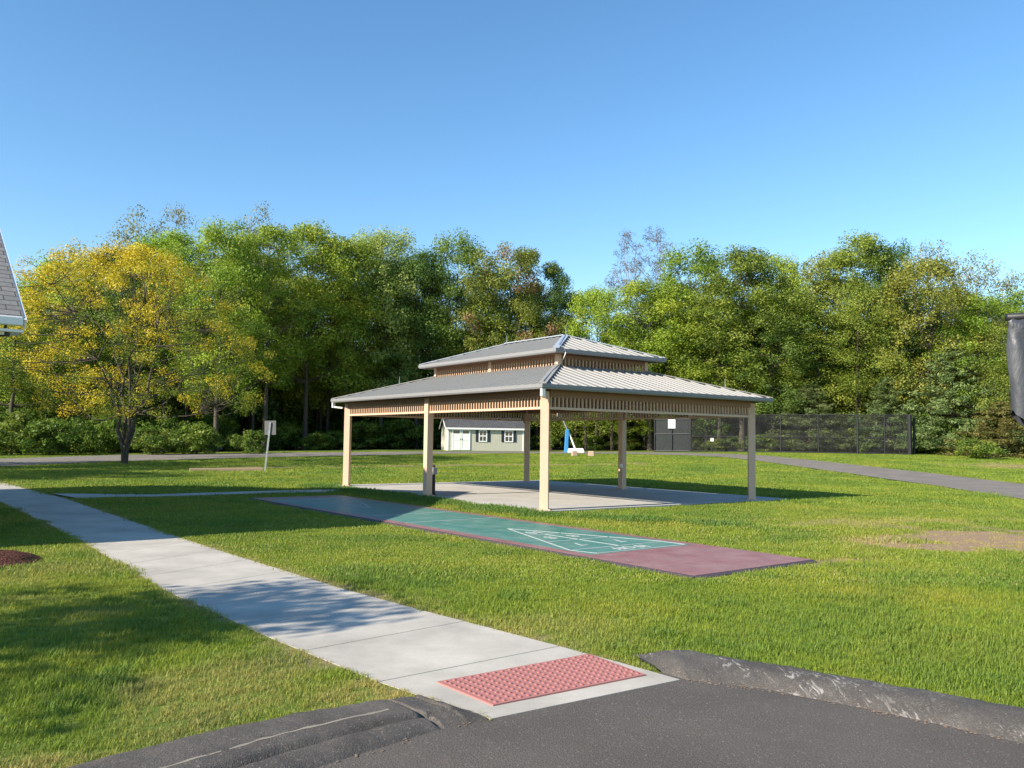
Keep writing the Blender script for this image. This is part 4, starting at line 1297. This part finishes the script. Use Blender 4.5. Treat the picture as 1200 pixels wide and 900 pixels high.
TL = [
    # name, shape, px, top, width, Y, leaf, label
    ('wispy_tree', 'wispy', 172, 243, 95, 78, 'wispy', 'thin grey green tree top rising behind the yellow tree, left one of two'),
    ('wispy_tree', 'wispy', 205, 238, 60, 80, 'wispy', 'thin grey green tree top rising behind the yellow tree, right one of two'),
    ('wispy_tree', 'wispy', 305, 236, 70, 74, 'wispy', 'tall feathery tree with the highest top in the left wood'),
    ('broadleaf_tree', 'tall', 20, 345, 120, 62, 'mid', 'mid green tree showing under the building corner at the left frame edge'),
    ('broadleaf_tree', 'round', 78, 300, 120, 66, 'bright', 'green tree hidden behind the left half of the yellow tree'),
    ('broadleaf_tree', 'tall', 140, 290, 110, 66, 'dark', 'dark green tree directly behind the trunk of the yellow tree'),
    ('broadleaf_tree', 'tall', 200, 270, 110, 68, 'bright', 'bright green tree rising just behind the yellow crown on its right'),
    ('broadleaf_tree', 'round', 262, 258, 130, 66, 'bright', 'large bright green tree to the right of the yellow tree'),
    ('broadleaf_tree', 'tall', 318, 262, 110, 70, 'bright', 'tall bright green tree with bare trunk below, above the grey sign'),
    ('broadleaf_tree', 'tall', 365, 260, 115, 76, 'bright', 'tall slim tree with open crown above the far left pavilion corner'),
    ('broadleaf_tree', 'tall', 410, 277, 115, 79, 'bright', 'green tall tree above the left slope of the lower roof'),
    ('broadleaf_tree', 'round', 452, 268, 110, 82, 'pale', 'grey green tree left of the dark gap above the upper roof'),
    ('broadleaf_tree', 'tall', 492, 294, 95, 81, 'dark', 'dark green slender tree above the left end of the upper roof'),
    ('broadleaf_tree', 'round', 537, 279, 105, 83, 'mid', 'mid green tree left of the reddish tree'),
    ('maple_tree', 'red', 600, 287, 130, 82, 'red', 'green tree with reddish brown new leaves behind the upper roof'),
    ('broadleaf_tree', 'tall', 648, 306, 60, 83, 'dark', 'dark narrow tree right of the reddish tree at the dip in the treeline'),
    ('broadleaf_tree', 'round', 672, 338, 90, 88, 'mid', 'mid green tree filling the low notch of the treeline'),
    ('broadleaf_tree', 'round', 700, 335, 85, 80, 'bright', 'low bright green tree under the two bare trees'),
    ('bare_tree', 'bare', 735, 268, 46, 88, 'bare', 'nearly bare grey tree against the sky, left of the pair'),
    ('bare_tree', 'bare', 768, 263, 46, 88, 'bare', 'nearly bare grey tree against the sky, right of the pair'),
    ('broadleaf_tree', 'tall', 762, 325, 110, 78, 'bright', 'bright green tree below the right bare tree'),
    ('broadleaf_tree', 'round', 812, 293, 130, 80, 'bright', 'broad fresh green tree right of the bare pair'),
    ('broadleaf_tree', 'tall', 868, 290, 115, 76, 'mid', 'mid green tree above the right end of the pavilion roof'),
    ('broadleaf_tree', 'round', 905, 294, 90, 78, 'bright', 'green tree filling the treeline between two taller right hand trees'),
    ('broadleaf_tree', 'dome', 955, 300, 145, 82, 'pale', 'pale yellow green tree with layered crown behind the fence'),
    ('broadleaf_tree', 'tall', 1005, 277, 120, 78, 'mid', 'tallest mid green tree in the right wood'),
    ('broadleaf_tree', 'round', 1045, 283, 80, 77, 'dark', 'dark green treetop left of the olive tree'),
    ('oak_tree', 'dome', 1085, 302, 155, 73, 'olive', 'olive yellow round crowned tree in the right wood'),
    ('wispy_tree', 'wispy', 1092, 282, 80, 82, 'wispy', 'thin feathery treetop just behind the olive tree'),
    ('wispy_tree', 'wispy', 1140, 290, 75, 80, 'wispy', 'thin feathery treetop right of the olive tree'),
    ('wispy_tree', 'wispy', 1196, 318, 60, 78, 'wispy', 'thin feathery tree at the right frame edge above the black plastic'),
    ('broadleaf_tree', 'round', 1165, 345, 120, 70, 'bright', 'yellow green tree below the feathery tops left of the black plastic'),
    ('broadleaf_tree', 'dome', 1215, 360, 120, 64, 'mid', 'green tree partly hidden behind the black plastic'),
    ('broadleaf_tree', 'dome', 1010, 375, 120, 81, 'pale', 'pale lower tree between the fence posts and the tall trees'),
    ('broadleaf_tree', 'tall', 842, 350, 110, 77, 'bright', 'bright lower tree just right of the upper roof'),
    ('broadleaf_tree', 'round', 905, 370, 105, 76, 'dark', 'dark lower tree above the right eave tip of the pavilion'),
    ('pine_tree', 'pine', 1116, 400, 140, 69, 'pine', 'large blue green pine right of the fence end'),
    ('pine_tree', 'pine', 1040, 438, 100, 72, 'pine', 'blue green pine standing behind the fence corner'),
    ('pine_tree', 'pine', 948, 446, 100, 73, 'pine', 'small grey green pine behind the middle of the fence'),
    ('cedar_tree', 'cedar', 1172, 468, 110, 62, 'cedar', 'low brownish green cedar beneath the black plastic'),
    ('pine_tree', 'pine', 1215, 420, 110, 62, 'pine', 'dark pine behind the lower edge of the black plastic'),
    ('broadleaf_tree', 'dome', 755, 430, 90, 80, 'bright', 'low bright leafy tree seen under the pavilion roof right of the hoop'),
]
for a_ in TL: put_tree(*a_)
# individual shrubs along the wood's foot
SH = [(180, 497, 60, 57, 'low leafy shrub right of the yellow tree trunk'), (232, 494, 56, 57.5, 'low bright shrub left of the grey sign'),
      (295, 502, 40, 58, 'small bright shrub behind the grey sign'), (372, 505, 38, 74, 'small bright bush left of the far left pavilion post'),
      (60, 487, 70, 56, 'wide shrub left of the yellow tree trunk'), (395, 503, 40, 76, 'small bright bush touching the far left pavilion post'),
      (430, 492, 60, 78, 'leafy bush seen under the lower roof left of the middle post'), (470, 488, 60, 79, 'darker bush beside the middle post'),
      (690, 508, 40, 79, 'low bush behind the stone blocks'), (732, 512, 48, 80, 'low bush behind the far middle post'), (640, 505, 36, 84, 'bush between the shed and the hoop'),
      (15, 480, 80, 56, 'bush at the left frame edge beyond the road'), (840, 512, 30, 76, 'small bush behind the pipe barrier'), (890, 508, 44, 75, 'small bush behind the fence near the right pavilion post'),
      (1000, 500, 44, 72, 'low bush between fence and pines'), (1145, 512, 50, 57, 'low bush between the pine and the cedar')]
for (px, top, wpx, Y, lab) in SH: put_tree('shrub', 'shrub', px, top, wpx, Y, 'shrub', lab, None, 'shrub')

# the wood behind reads as one mass: merged crowns and stems
rs = np.random.RandomState(77)
vs_, fs_, tn_, ac_ = [], [], [], []
tr = MB(); nv = 0
prof_x = [-80, 0, 60, 120, 200, 290, 370, 445, 520, 600, 640, 668, 690, 730, 800, 860, 940, 1010, 1060, 1130, 1170, 1200, 1300]
prof_y = [345, 330, 305, 292, 275, 262, 282, 284, 296, 300, 322, 362, 372, 362, 310, 305, 306, 296, 315, 318, 345, 362, 380]
for i in range(120):
    px = -90 + 1400 * (i + rs.rand()) / 120; Y = 76 + 20 * rs.rand() if px > 420 else 70 + 18 * rs.rand()
    if 340 < px <= 470: Y = max(Y, 80)
    if 470 < px < 680: Y = max(Y, 84)
    if px > 950: Y = 74 + 18 * rs.rand()
    top = np.interp(px, prof_x, prof_y) + 12 + 90 * rs.rand() ** 1.5
    p = at_y(px, top, Y); gz = float(zt(p[0], p[1])); H = p[2] - gz; Rr = 3.4 + 1.5 * rs.rand()
    sh_ = ('round', 'tall', 'tall', 'dome')[rs.randint(4)]
    me_c = VAR[sh_][rs.randint(len(VAR[sh_]))][1]
    n = len(me_c.vertices); co = np.empty(n * 3, np.float32); me_c.vertices.foreach_get('co', co); co = co.reshape(-1, 3)
    tt = np.empty(n, np.float32); me_c.attributes['tone'].data.foreach_get('value', tt)
    # every second leaf is enough back there
    keep = np.repeat(rs.rand(n // 4) < 0.42, 4)
    co, tt = co[keep], tt[keep]; n = len(co)
    az = rs.rand() * 6.28; cz, sz = math.cos(az), math.sin(az)
    k = Rr / VH[sh_][1]; kz = H / VH[sh_][0]
    co = np.stack([(co[:, 0] * cz - co[:, 1] * sz) * k + p[0], (co[:, 0] * sz + co[:, 1] * cz) * k + p[1], co[:, 2] * kz + gz], 1)
    vs_.append(co); fs_.append(np.arange(n).reshape(-1, 4) + nv); tn_.append(np.clip(tt + rs.normal() * 0.2, 0, 1)); ac_.append(np.zeros(n)); nv += n
    lx = rs.normal() * 0.4
    tr.tube([(p[0], p[1], gz - 0.2), (p[0] + lx * 0.4, p[1], gz + H * 0.4), (p[0] + lx, p[1], gz + H * 0.8)], [0.2, 0.13, 0.03], 6, False)
me = np_mesh('wood', np.concatenate(vs_), np.concatenate(fs_), LM['mid'], {'tone': np.concatenate(tn_), 'accent': np.concatenate(ac_)})
wood = link_mesh('wood', me); tag(wood, kind='stuff')
o = tr.build('tree_stems', M_barkd, wood, True)
# undergrowth at the wood's foot, and the dark lower storey deep inside
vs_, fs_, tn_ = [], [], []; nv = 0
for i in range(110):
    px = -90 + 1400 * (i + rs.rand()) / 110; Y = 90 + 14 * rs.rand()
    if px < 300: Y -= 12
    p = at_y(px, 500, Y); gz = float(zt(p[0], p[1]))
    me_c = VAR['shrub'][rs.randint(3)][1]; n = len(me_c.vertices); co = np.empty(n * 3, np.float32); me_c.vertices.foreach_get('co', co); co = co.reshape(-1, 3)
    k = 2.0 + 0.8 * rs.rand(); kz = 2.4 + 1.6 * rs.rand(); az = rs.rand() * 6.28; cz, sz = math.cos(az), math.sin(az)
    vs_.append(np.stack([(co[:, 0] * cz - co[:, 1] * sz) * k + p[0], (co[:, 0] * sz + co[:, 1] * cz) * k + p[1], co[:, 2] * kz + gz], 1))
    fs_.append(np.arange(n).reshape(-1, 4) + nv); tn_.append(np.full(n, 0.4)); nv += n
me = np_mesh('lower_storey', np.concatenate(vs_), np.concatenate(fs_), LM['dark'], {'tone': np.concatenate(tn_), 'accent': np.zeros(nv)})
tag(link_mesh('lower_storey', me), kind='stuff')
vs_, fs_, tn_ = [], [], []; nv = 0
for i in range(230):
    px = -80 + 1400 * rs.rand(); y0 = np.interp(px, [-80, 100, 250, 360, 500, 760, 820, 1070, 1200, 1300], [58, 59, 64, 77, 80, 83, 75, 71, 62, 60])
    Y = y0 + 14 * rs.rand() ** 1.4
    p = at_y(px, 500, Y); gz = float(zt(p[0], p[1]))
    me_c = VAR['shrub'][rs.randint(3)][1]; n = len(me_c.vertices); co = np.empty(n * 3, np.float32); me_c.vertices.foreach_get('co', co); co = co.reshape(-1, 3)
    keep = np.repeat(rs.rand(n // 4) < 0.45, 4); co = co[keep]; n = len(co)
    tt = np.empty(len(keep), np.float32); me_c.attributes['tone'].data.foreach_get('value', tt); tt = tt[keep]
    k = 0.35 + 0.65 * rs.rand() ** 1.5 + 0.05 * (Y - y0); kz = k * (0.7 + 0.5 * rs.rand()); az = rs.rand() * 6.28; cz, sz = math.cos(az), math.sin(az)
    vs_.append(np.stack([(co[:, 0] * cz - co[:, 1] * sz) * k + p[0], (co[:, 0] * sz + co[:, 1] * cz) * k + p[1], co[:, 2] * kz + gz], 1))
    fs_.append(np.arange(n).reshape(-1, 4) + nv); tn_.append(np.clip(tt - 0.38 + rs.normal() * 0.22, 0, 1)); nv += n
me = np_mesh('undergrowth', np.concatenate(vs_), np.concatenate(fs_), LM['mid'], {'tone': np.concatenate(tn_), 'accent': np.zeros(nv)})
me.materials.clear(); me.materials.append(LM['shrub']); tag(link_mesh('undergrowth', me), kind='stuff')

# the yellow tree: several stems from one foot, spreading crown, yellow above and to the left, greener low right
yb = at(146, 544)
yk = yb[1] / F
def acc_y(c, rs):
    s = 0.62 - 0.06 * c[0] + 0.065 * (c[2] - 6.0) + 0.30 * rs.normal()
    return float(np.clip(s, 0, 1))
geo = broad_tree(207, 262 * yk, 7.5, 0.22, 420, 60000, 0.092, (0.30, 0.72), 'dome', 0.15, accent_fn=acc_y, shell=0.45, stems=4)
mt, mc_ = tree_meshes('yellow', geo, M_bark, LM['yellow'])
yt = thing('yellow_tree', 'spreading tree with golden yellow leaves and forked dark trunk on the lawn', 'tree', (yb[0], yb[1], yb[2] - 0.05))
link_mesh('trunk', mt, yt); link_mesh('crown', mc_, yt)

# tree standing out of the frame to the left; its shade falls on walk and lawn
geo = broad_tree(301, 5.9, 1.95, 0.36, 60, 2500, 0.15, (0.3, 0.6), 'round', 0.10)
mt, mc_ = tree_meshes('garden', geo, M_bark, LM['mid'])
t = thing('unseen_tree', 'young green tree on the lawn by the driveway, out of the frame to the left', 'tree', (-9.6, 2.5, 0))
link_mesh('trunk', mt, t); link_mesh('crown', mc_, t)
for (x, y, h, r, lab) in ((-27.5, 24.5, 8.5, 4.8, 'unseen round tree added to shade the far left lawn, nearer the club house'), (-31.5, 32.0, 10.0, 6.0, 'unseen round tree added to shade the far left lawn, nearer the wood')):  # two trees added out of view to cast shade on the far left lawn
    t = thing('unseen_tree', lab, 'tree', (x, y, 0)); t.scale = (r / 4.6, r / 4.6, h / 18); t.rotation_euler = (0, 0, x)
    link_mesh('trunk', VAR['round'][0][0], t); link_mesh('crown', VAR['round'][0][1], t)
geo = broad_tree(311, 7.7, 2.2, 0.34, 80, 5500, 0.17, (0.3, 0.65), 'round', 0.12)
mt, mc_ = tree_meshes('garden', geo, M_bark, LM['mid'])
t = thing('unseen_tree', 'taller slender tree behind the young driveway tree, out of the frame', 'tree', (-13.6, -0.2, 0))
link_mesh('trunk', mt, t); link_mesh('crown', mc_, t)

# ------------------------------------------------------------------ GRASS (uncountable: one object, instanced tufts)
M_grass = mat_grass()


def tuft(seed, n, h, spread, w):
    rs = np.random.RandomState(seed)
    V, Fc, T = [], [], []
    for i in range(n):
        a = rs.rand() * 6.28; r = spread * math.sqrt(rs.rand()); b = np.array([math.cos(a) * r, math.sin(a) * r, -0.01])
        az = rs.rand() * 6.28; hh = h * (0.55 + 0.6 * rs.rand()); ln = hh * (0.15 + 0.75 * rs.rand() ** 1.5)
        d = np.array([math.cos(az), math.sin(az), 0]); s = np.array([-d[1], d[0], 0]) * w * (0.7 + 0.6 * rs.rand())
        k = len(V); tn = rs.rand()
        p1 = b + d * ln * 0.35 + np.array([0, 0, hh * 0.62]); p2 = b + d * ln + np.array([0, 0, hh])
        V += [b - s, b + s, p1 + s * 0.75, p1 - s * 0.75, p2]; T += [tn] * 5
        Fc += [(k, k + 1, k + 2, k + 3), (k + 3, k + 2, k + 4)]
    me = bpy.data.meshes.new('grass_tuft'); me.from_pydata([tuple(v) for v in V], [], Fc); me.update()
    a = me.attributes.new('tone', 'FLOAT', 'POINT'); a.data.foreach_set('value', np.array(T, np.float32))
    me.materials.append(M_grass)
    return bpy.data.objects.new('grass_tuft', me)


tcol = bpy.data.collections.new('grass_tufts')
for o in [tuft(1, 16, 0.050, 0.055, 0.0022), tuft(2, 18, 0.042, 0.06, 0.0022), tuft(3, 14, 0.060, 0.05, 0.0024),
          tuft(4, 34, 0.050, 0.17, 0.0040), tuft(5, 34, 0.044, 0.17, 0.0040), tuft(6, 44, 0.055, 0.36, 0.008)]: tcol.objects.link(o)
rs = np.random.RandomState(9)
PX, PY, PI_, PS = [], [], [], []
for (y0, y1, dens, ids, sc) in ((3.6, 6.5, 620, (0, 1, 2), 1.0), (6.5, 9.5, 420, (0, 1, 2), 1.1), (9.5, 14, 150, (3, 4), 1.0), (14, 22, 80, (3, 4), 1.05), (22, 34, 26, (3, 4, 5), 1.25), (34, 64, 8, (5,), 1.2)):
    hwid = lambda y: y * 0.64 + 0.6
    A = (y1 - y0) * (hwid(y0) + hwid(y1)); n = int(A * dens)
    y = y0 + (y1 - y0) * rs.rand(n * 2); x = (rs.rand(n * 2) * 2 - 1) * hwid(y1)
    k = np.abs(x) < hwid(y); x, y = x[k][:n], y[k][:n]
    PX.append(x); PY.append(y); PI_.append(rs.choice(ids, len(x))); PS.append(np.full(len(x), sc))
# taller fringes by the slab and the court
for line, n, w in ((tall_line, 1500, 0.35), (lush_pts, 1100, 0.6)):
    L = resample(line, 200); q = L[rs.randint(0, 200, n)] + rs.normal(size=(n, 2)) * w
    PX.append(q[:, 0]); PY.append(q[:, 1]); PI_.append(rs.choice((3, 4), n)); PS.append(np.full(n, 1.5))
e = np.concatenate([WR[WN - 60:], WL[WN - 60:]]); n = 5200
q = e[rs.randint(0, len(e), n)] + rs.normal(size=(n, 2)) * 0.07
PX.append(q[:, 0]); PY.append(q[:, 1]); PI_.append(rs.choice((0, 1, 2), n)); PS.append(np.full(n, 0.8))
PX, PY, PI_, PS = map(np.concatenate, (PX, PY, PI_, PS))
cpoly = [Cc(-0.08, -0.08), Cc(-0.08, CW + 0.08), Cc(CL + 0.08, CW + 0.08), Cc(CL + 0.08, -0.08)]
bad = inpoly(PX, PY, walk_poly) | inpoly(PX, PY, slab_poly) | inpoly(PX, PY, cpoly) | inpoly(PX, PY, path_poly) | inpoly(PX, PY, drive_poly)
bad |= inpoly(PX, PY, list(roadA) + list(roadB)[::-1]) | (np.hypot(PX - mc[0], PY - mc[1]) < 0.55)
bad |= inpoly(PX, PY, list(kR_grass) + list(kR_road)[::-1]) | inpoly(PX, PY, list(kL_grass) + list(kL_road)[::-1])
D = dirt_f(PX, PY); Lh = lush_f(PX, PY)
keep = ~bad & (rs.rand(len(PX)) > D * 0.88)
PX, PY, PI_, PS, D, Lh = (a[keep] for a in (PX, PY, PI_, PS, D, Lh))
hn = fbm(PX * 1.1, PY * 1.1, 41)
dry = smooth((fbm(PX * 0.55, PY * 0.55, 55) - 0.50) * 5) * smooth((13 - PY) / 6) * smooth((1.5 - PX) / 1.5) * 0.6
dry = np.maximum(dry, 0.8 * D)
# parched fringe along the kerb and walk at the lower left
dry = np.maximum(dry, 0.9 * smooth((0.55 - polydist(PX, PY, kL_grass) + (hn - 0.5) * 1.2) * 2))
sc = 0.88 * PS * (0.65 + 0.7 * hn) * (0.8 + 0.4 * rs.rand(len(PX))) * (1 - 0.35 * dry) * (1 + 0.75 * Lh)
PZ = zt(PX, PY)
gm = bpy.data.meshes.new('grass'); gm.vertices.add(len(PX)); gm.vertices.foreach_set('co', np.stack([PX, PY, PZ], 1).astype(np.float32).ravel())
for nm, typ, val in (('rz', 'FLOAT', rs.rand(len(PX)) * 6.283), ('sc', 'FLOAT', sc), ('ti', 'INT', PI_), ('lush', 'FLOAT', Lh), ('dry', 'FLOAT', dry)):
    a = gm.attributes.new(nm, typ, 'POINT'); a.data.foreach_set('value', np.ascontiguousarray(val, np.int32 if typ == 'INT' else np.float32))
gm.materials.append(M_grass)
grass = link_mesh('grass', gm); tag(grass, kind='stuff')
ng = bpy.data.node_groups.new('tufts', 'GeometryNodeTree')
ng.interface.new_socket('Geometry', in_out='INPUT', socket_type='NodeSocketGeometry'); ng.interface.new_socket('Geometry', in_out='OUTPUT', socket_type='NodeSocketGeometry')
N = ng.nodes
gi, go = N.new('NodeGroupInput'), N.new('NodeGroupOutput'); iop = N.new('GeometryNodeInstanceOnPoints'); ci = N.new('GeometryNodeCollectionInfo')
ci.inputs['Collection'].default_value = tcol; ci.inputs['Separate Children'].default_value = True; ci.inputs['Reset Children'].default_value = True


def named(nm, typ):
    a = N.new('GeometryNodeInputNamedAttribute'); a.data_type = typ; a.inputs['Name'].default_value = nm; return a.outputs[0]


cx = N.new('ShaderNodeCombineXYZ'); Lk = ng.links.new
Lk(named('rz', 'FLOAT'), cx.inputs[2])
Lk(gi.outputs[0], iop.inputs['Points']); Lk(ci.outputs[0], iop.inputs['Instance']); iop.inputs['Pick Instance'].default_value = True
Lk(named('ti', 'INT'), iop.inputs['Instance Index']); Lk(cx.outputs[0], iop.inputs['Rotation']); Lk(named('sc', 'FLOAT'), iop.inputs['Scale'])
Lk(iop.outputs[0], go.inputs[0])
md = grass.modifiers.new('tufts', 'NODES'); md.node_group = ng


# ------------------------------------------------------------------ light, sky, camera
w = bpy.data.worlds.new('World'); scene.world = w; w.use_nodes = True
nt = w.node_tree; nt.nodes.clear()
sky = nt.nodes.new('ShaderNodeTexSky'); sky.sky_type = 'NISHITA'; sky.sun_disc = False
sky.sun_elevation = SUN_EL; sky.sun_rotation = SUN_AZ + math.pi
sky.altitude = 300; sky.air_density = 1.0; sky.dust_density = 0.1; sky.ozone_density = 1.8
bg = nt.nodes.new('ShaderNodeBackground'); bg.inputs[1].default_value = 0.117
ow = nt.nodes.new('ShaderNodeOutputWorld')
hs = nt.nodes.new('ShaderNodeHueSaturation'); hs.inputs['Saturation'].default_value = 1.20; hs.inputs['Hue'].default_value = 0.497
nt.links.new(sky.outputs[0], hs.inputs['Color']); nt.links.new(hs.outputs[0], bg.inputs[0]); nt.links.new(bg.outputs[0], ow.inputs[0])
ld = bpy.data.lights.new('sun', 'SUN'); ld.energy = 5.0; ld.angle = R_(0.5); ld.color = (1.0, 0.895, 0.74)
lo = bpy.data.objects.new('sun', ld); COL.objects.link(lo)
dv_ = Vector((math.sin(SUN_AZ) * math.cos(SUN_EL), math.cos(SUN_AZ) * math.cos(SUN_EL), -math.sin(SUN_EL)))
lo.rotation_euler = dv_.to_track_quat('-Z', 'Y').to_euler()
lo.location = (-30, -20, 30)

cd = bpy.data.cameras.new('camera'); cam = bpy.data.objects.new('camera', cd); COL.objects.link(cam)
cd.sensor_width = 36; cd.lens = 36 * F / 1200; cd.clip_end = 2000; cd.clip_start = 0.05
cp, sp_ = math.cos(PIT), math.sin(PIT); c, s = math.cos(ROLL), math.sin(ROLL)
r0, u0, fw = Vector((1, 0, 0)), Vector((0, -sp_, cp)), Vector((0, cp, sp_))
rr, uu = r0 * c + u0 * s, u0 * c - r0 * s
M = Matrix((rr, uu, -fw)).transposed().to_4x4(); M.translation = (0, 0, EYE)
cam.matrix_world = M
scene.camera = cam
scene.render.engine = 'CYCLES'
scene.cycles.max_bounces = 6; scene.cycles.transparent_max_bounces = 12
scene.view_settings.view_transform = 'Standard'; scene.view_settings.look = 'None'
scene.view_settings.exposure = 1.0; scene.view_settings.gamma = 1.0; scene.view_settings.use_curve_mapping = False
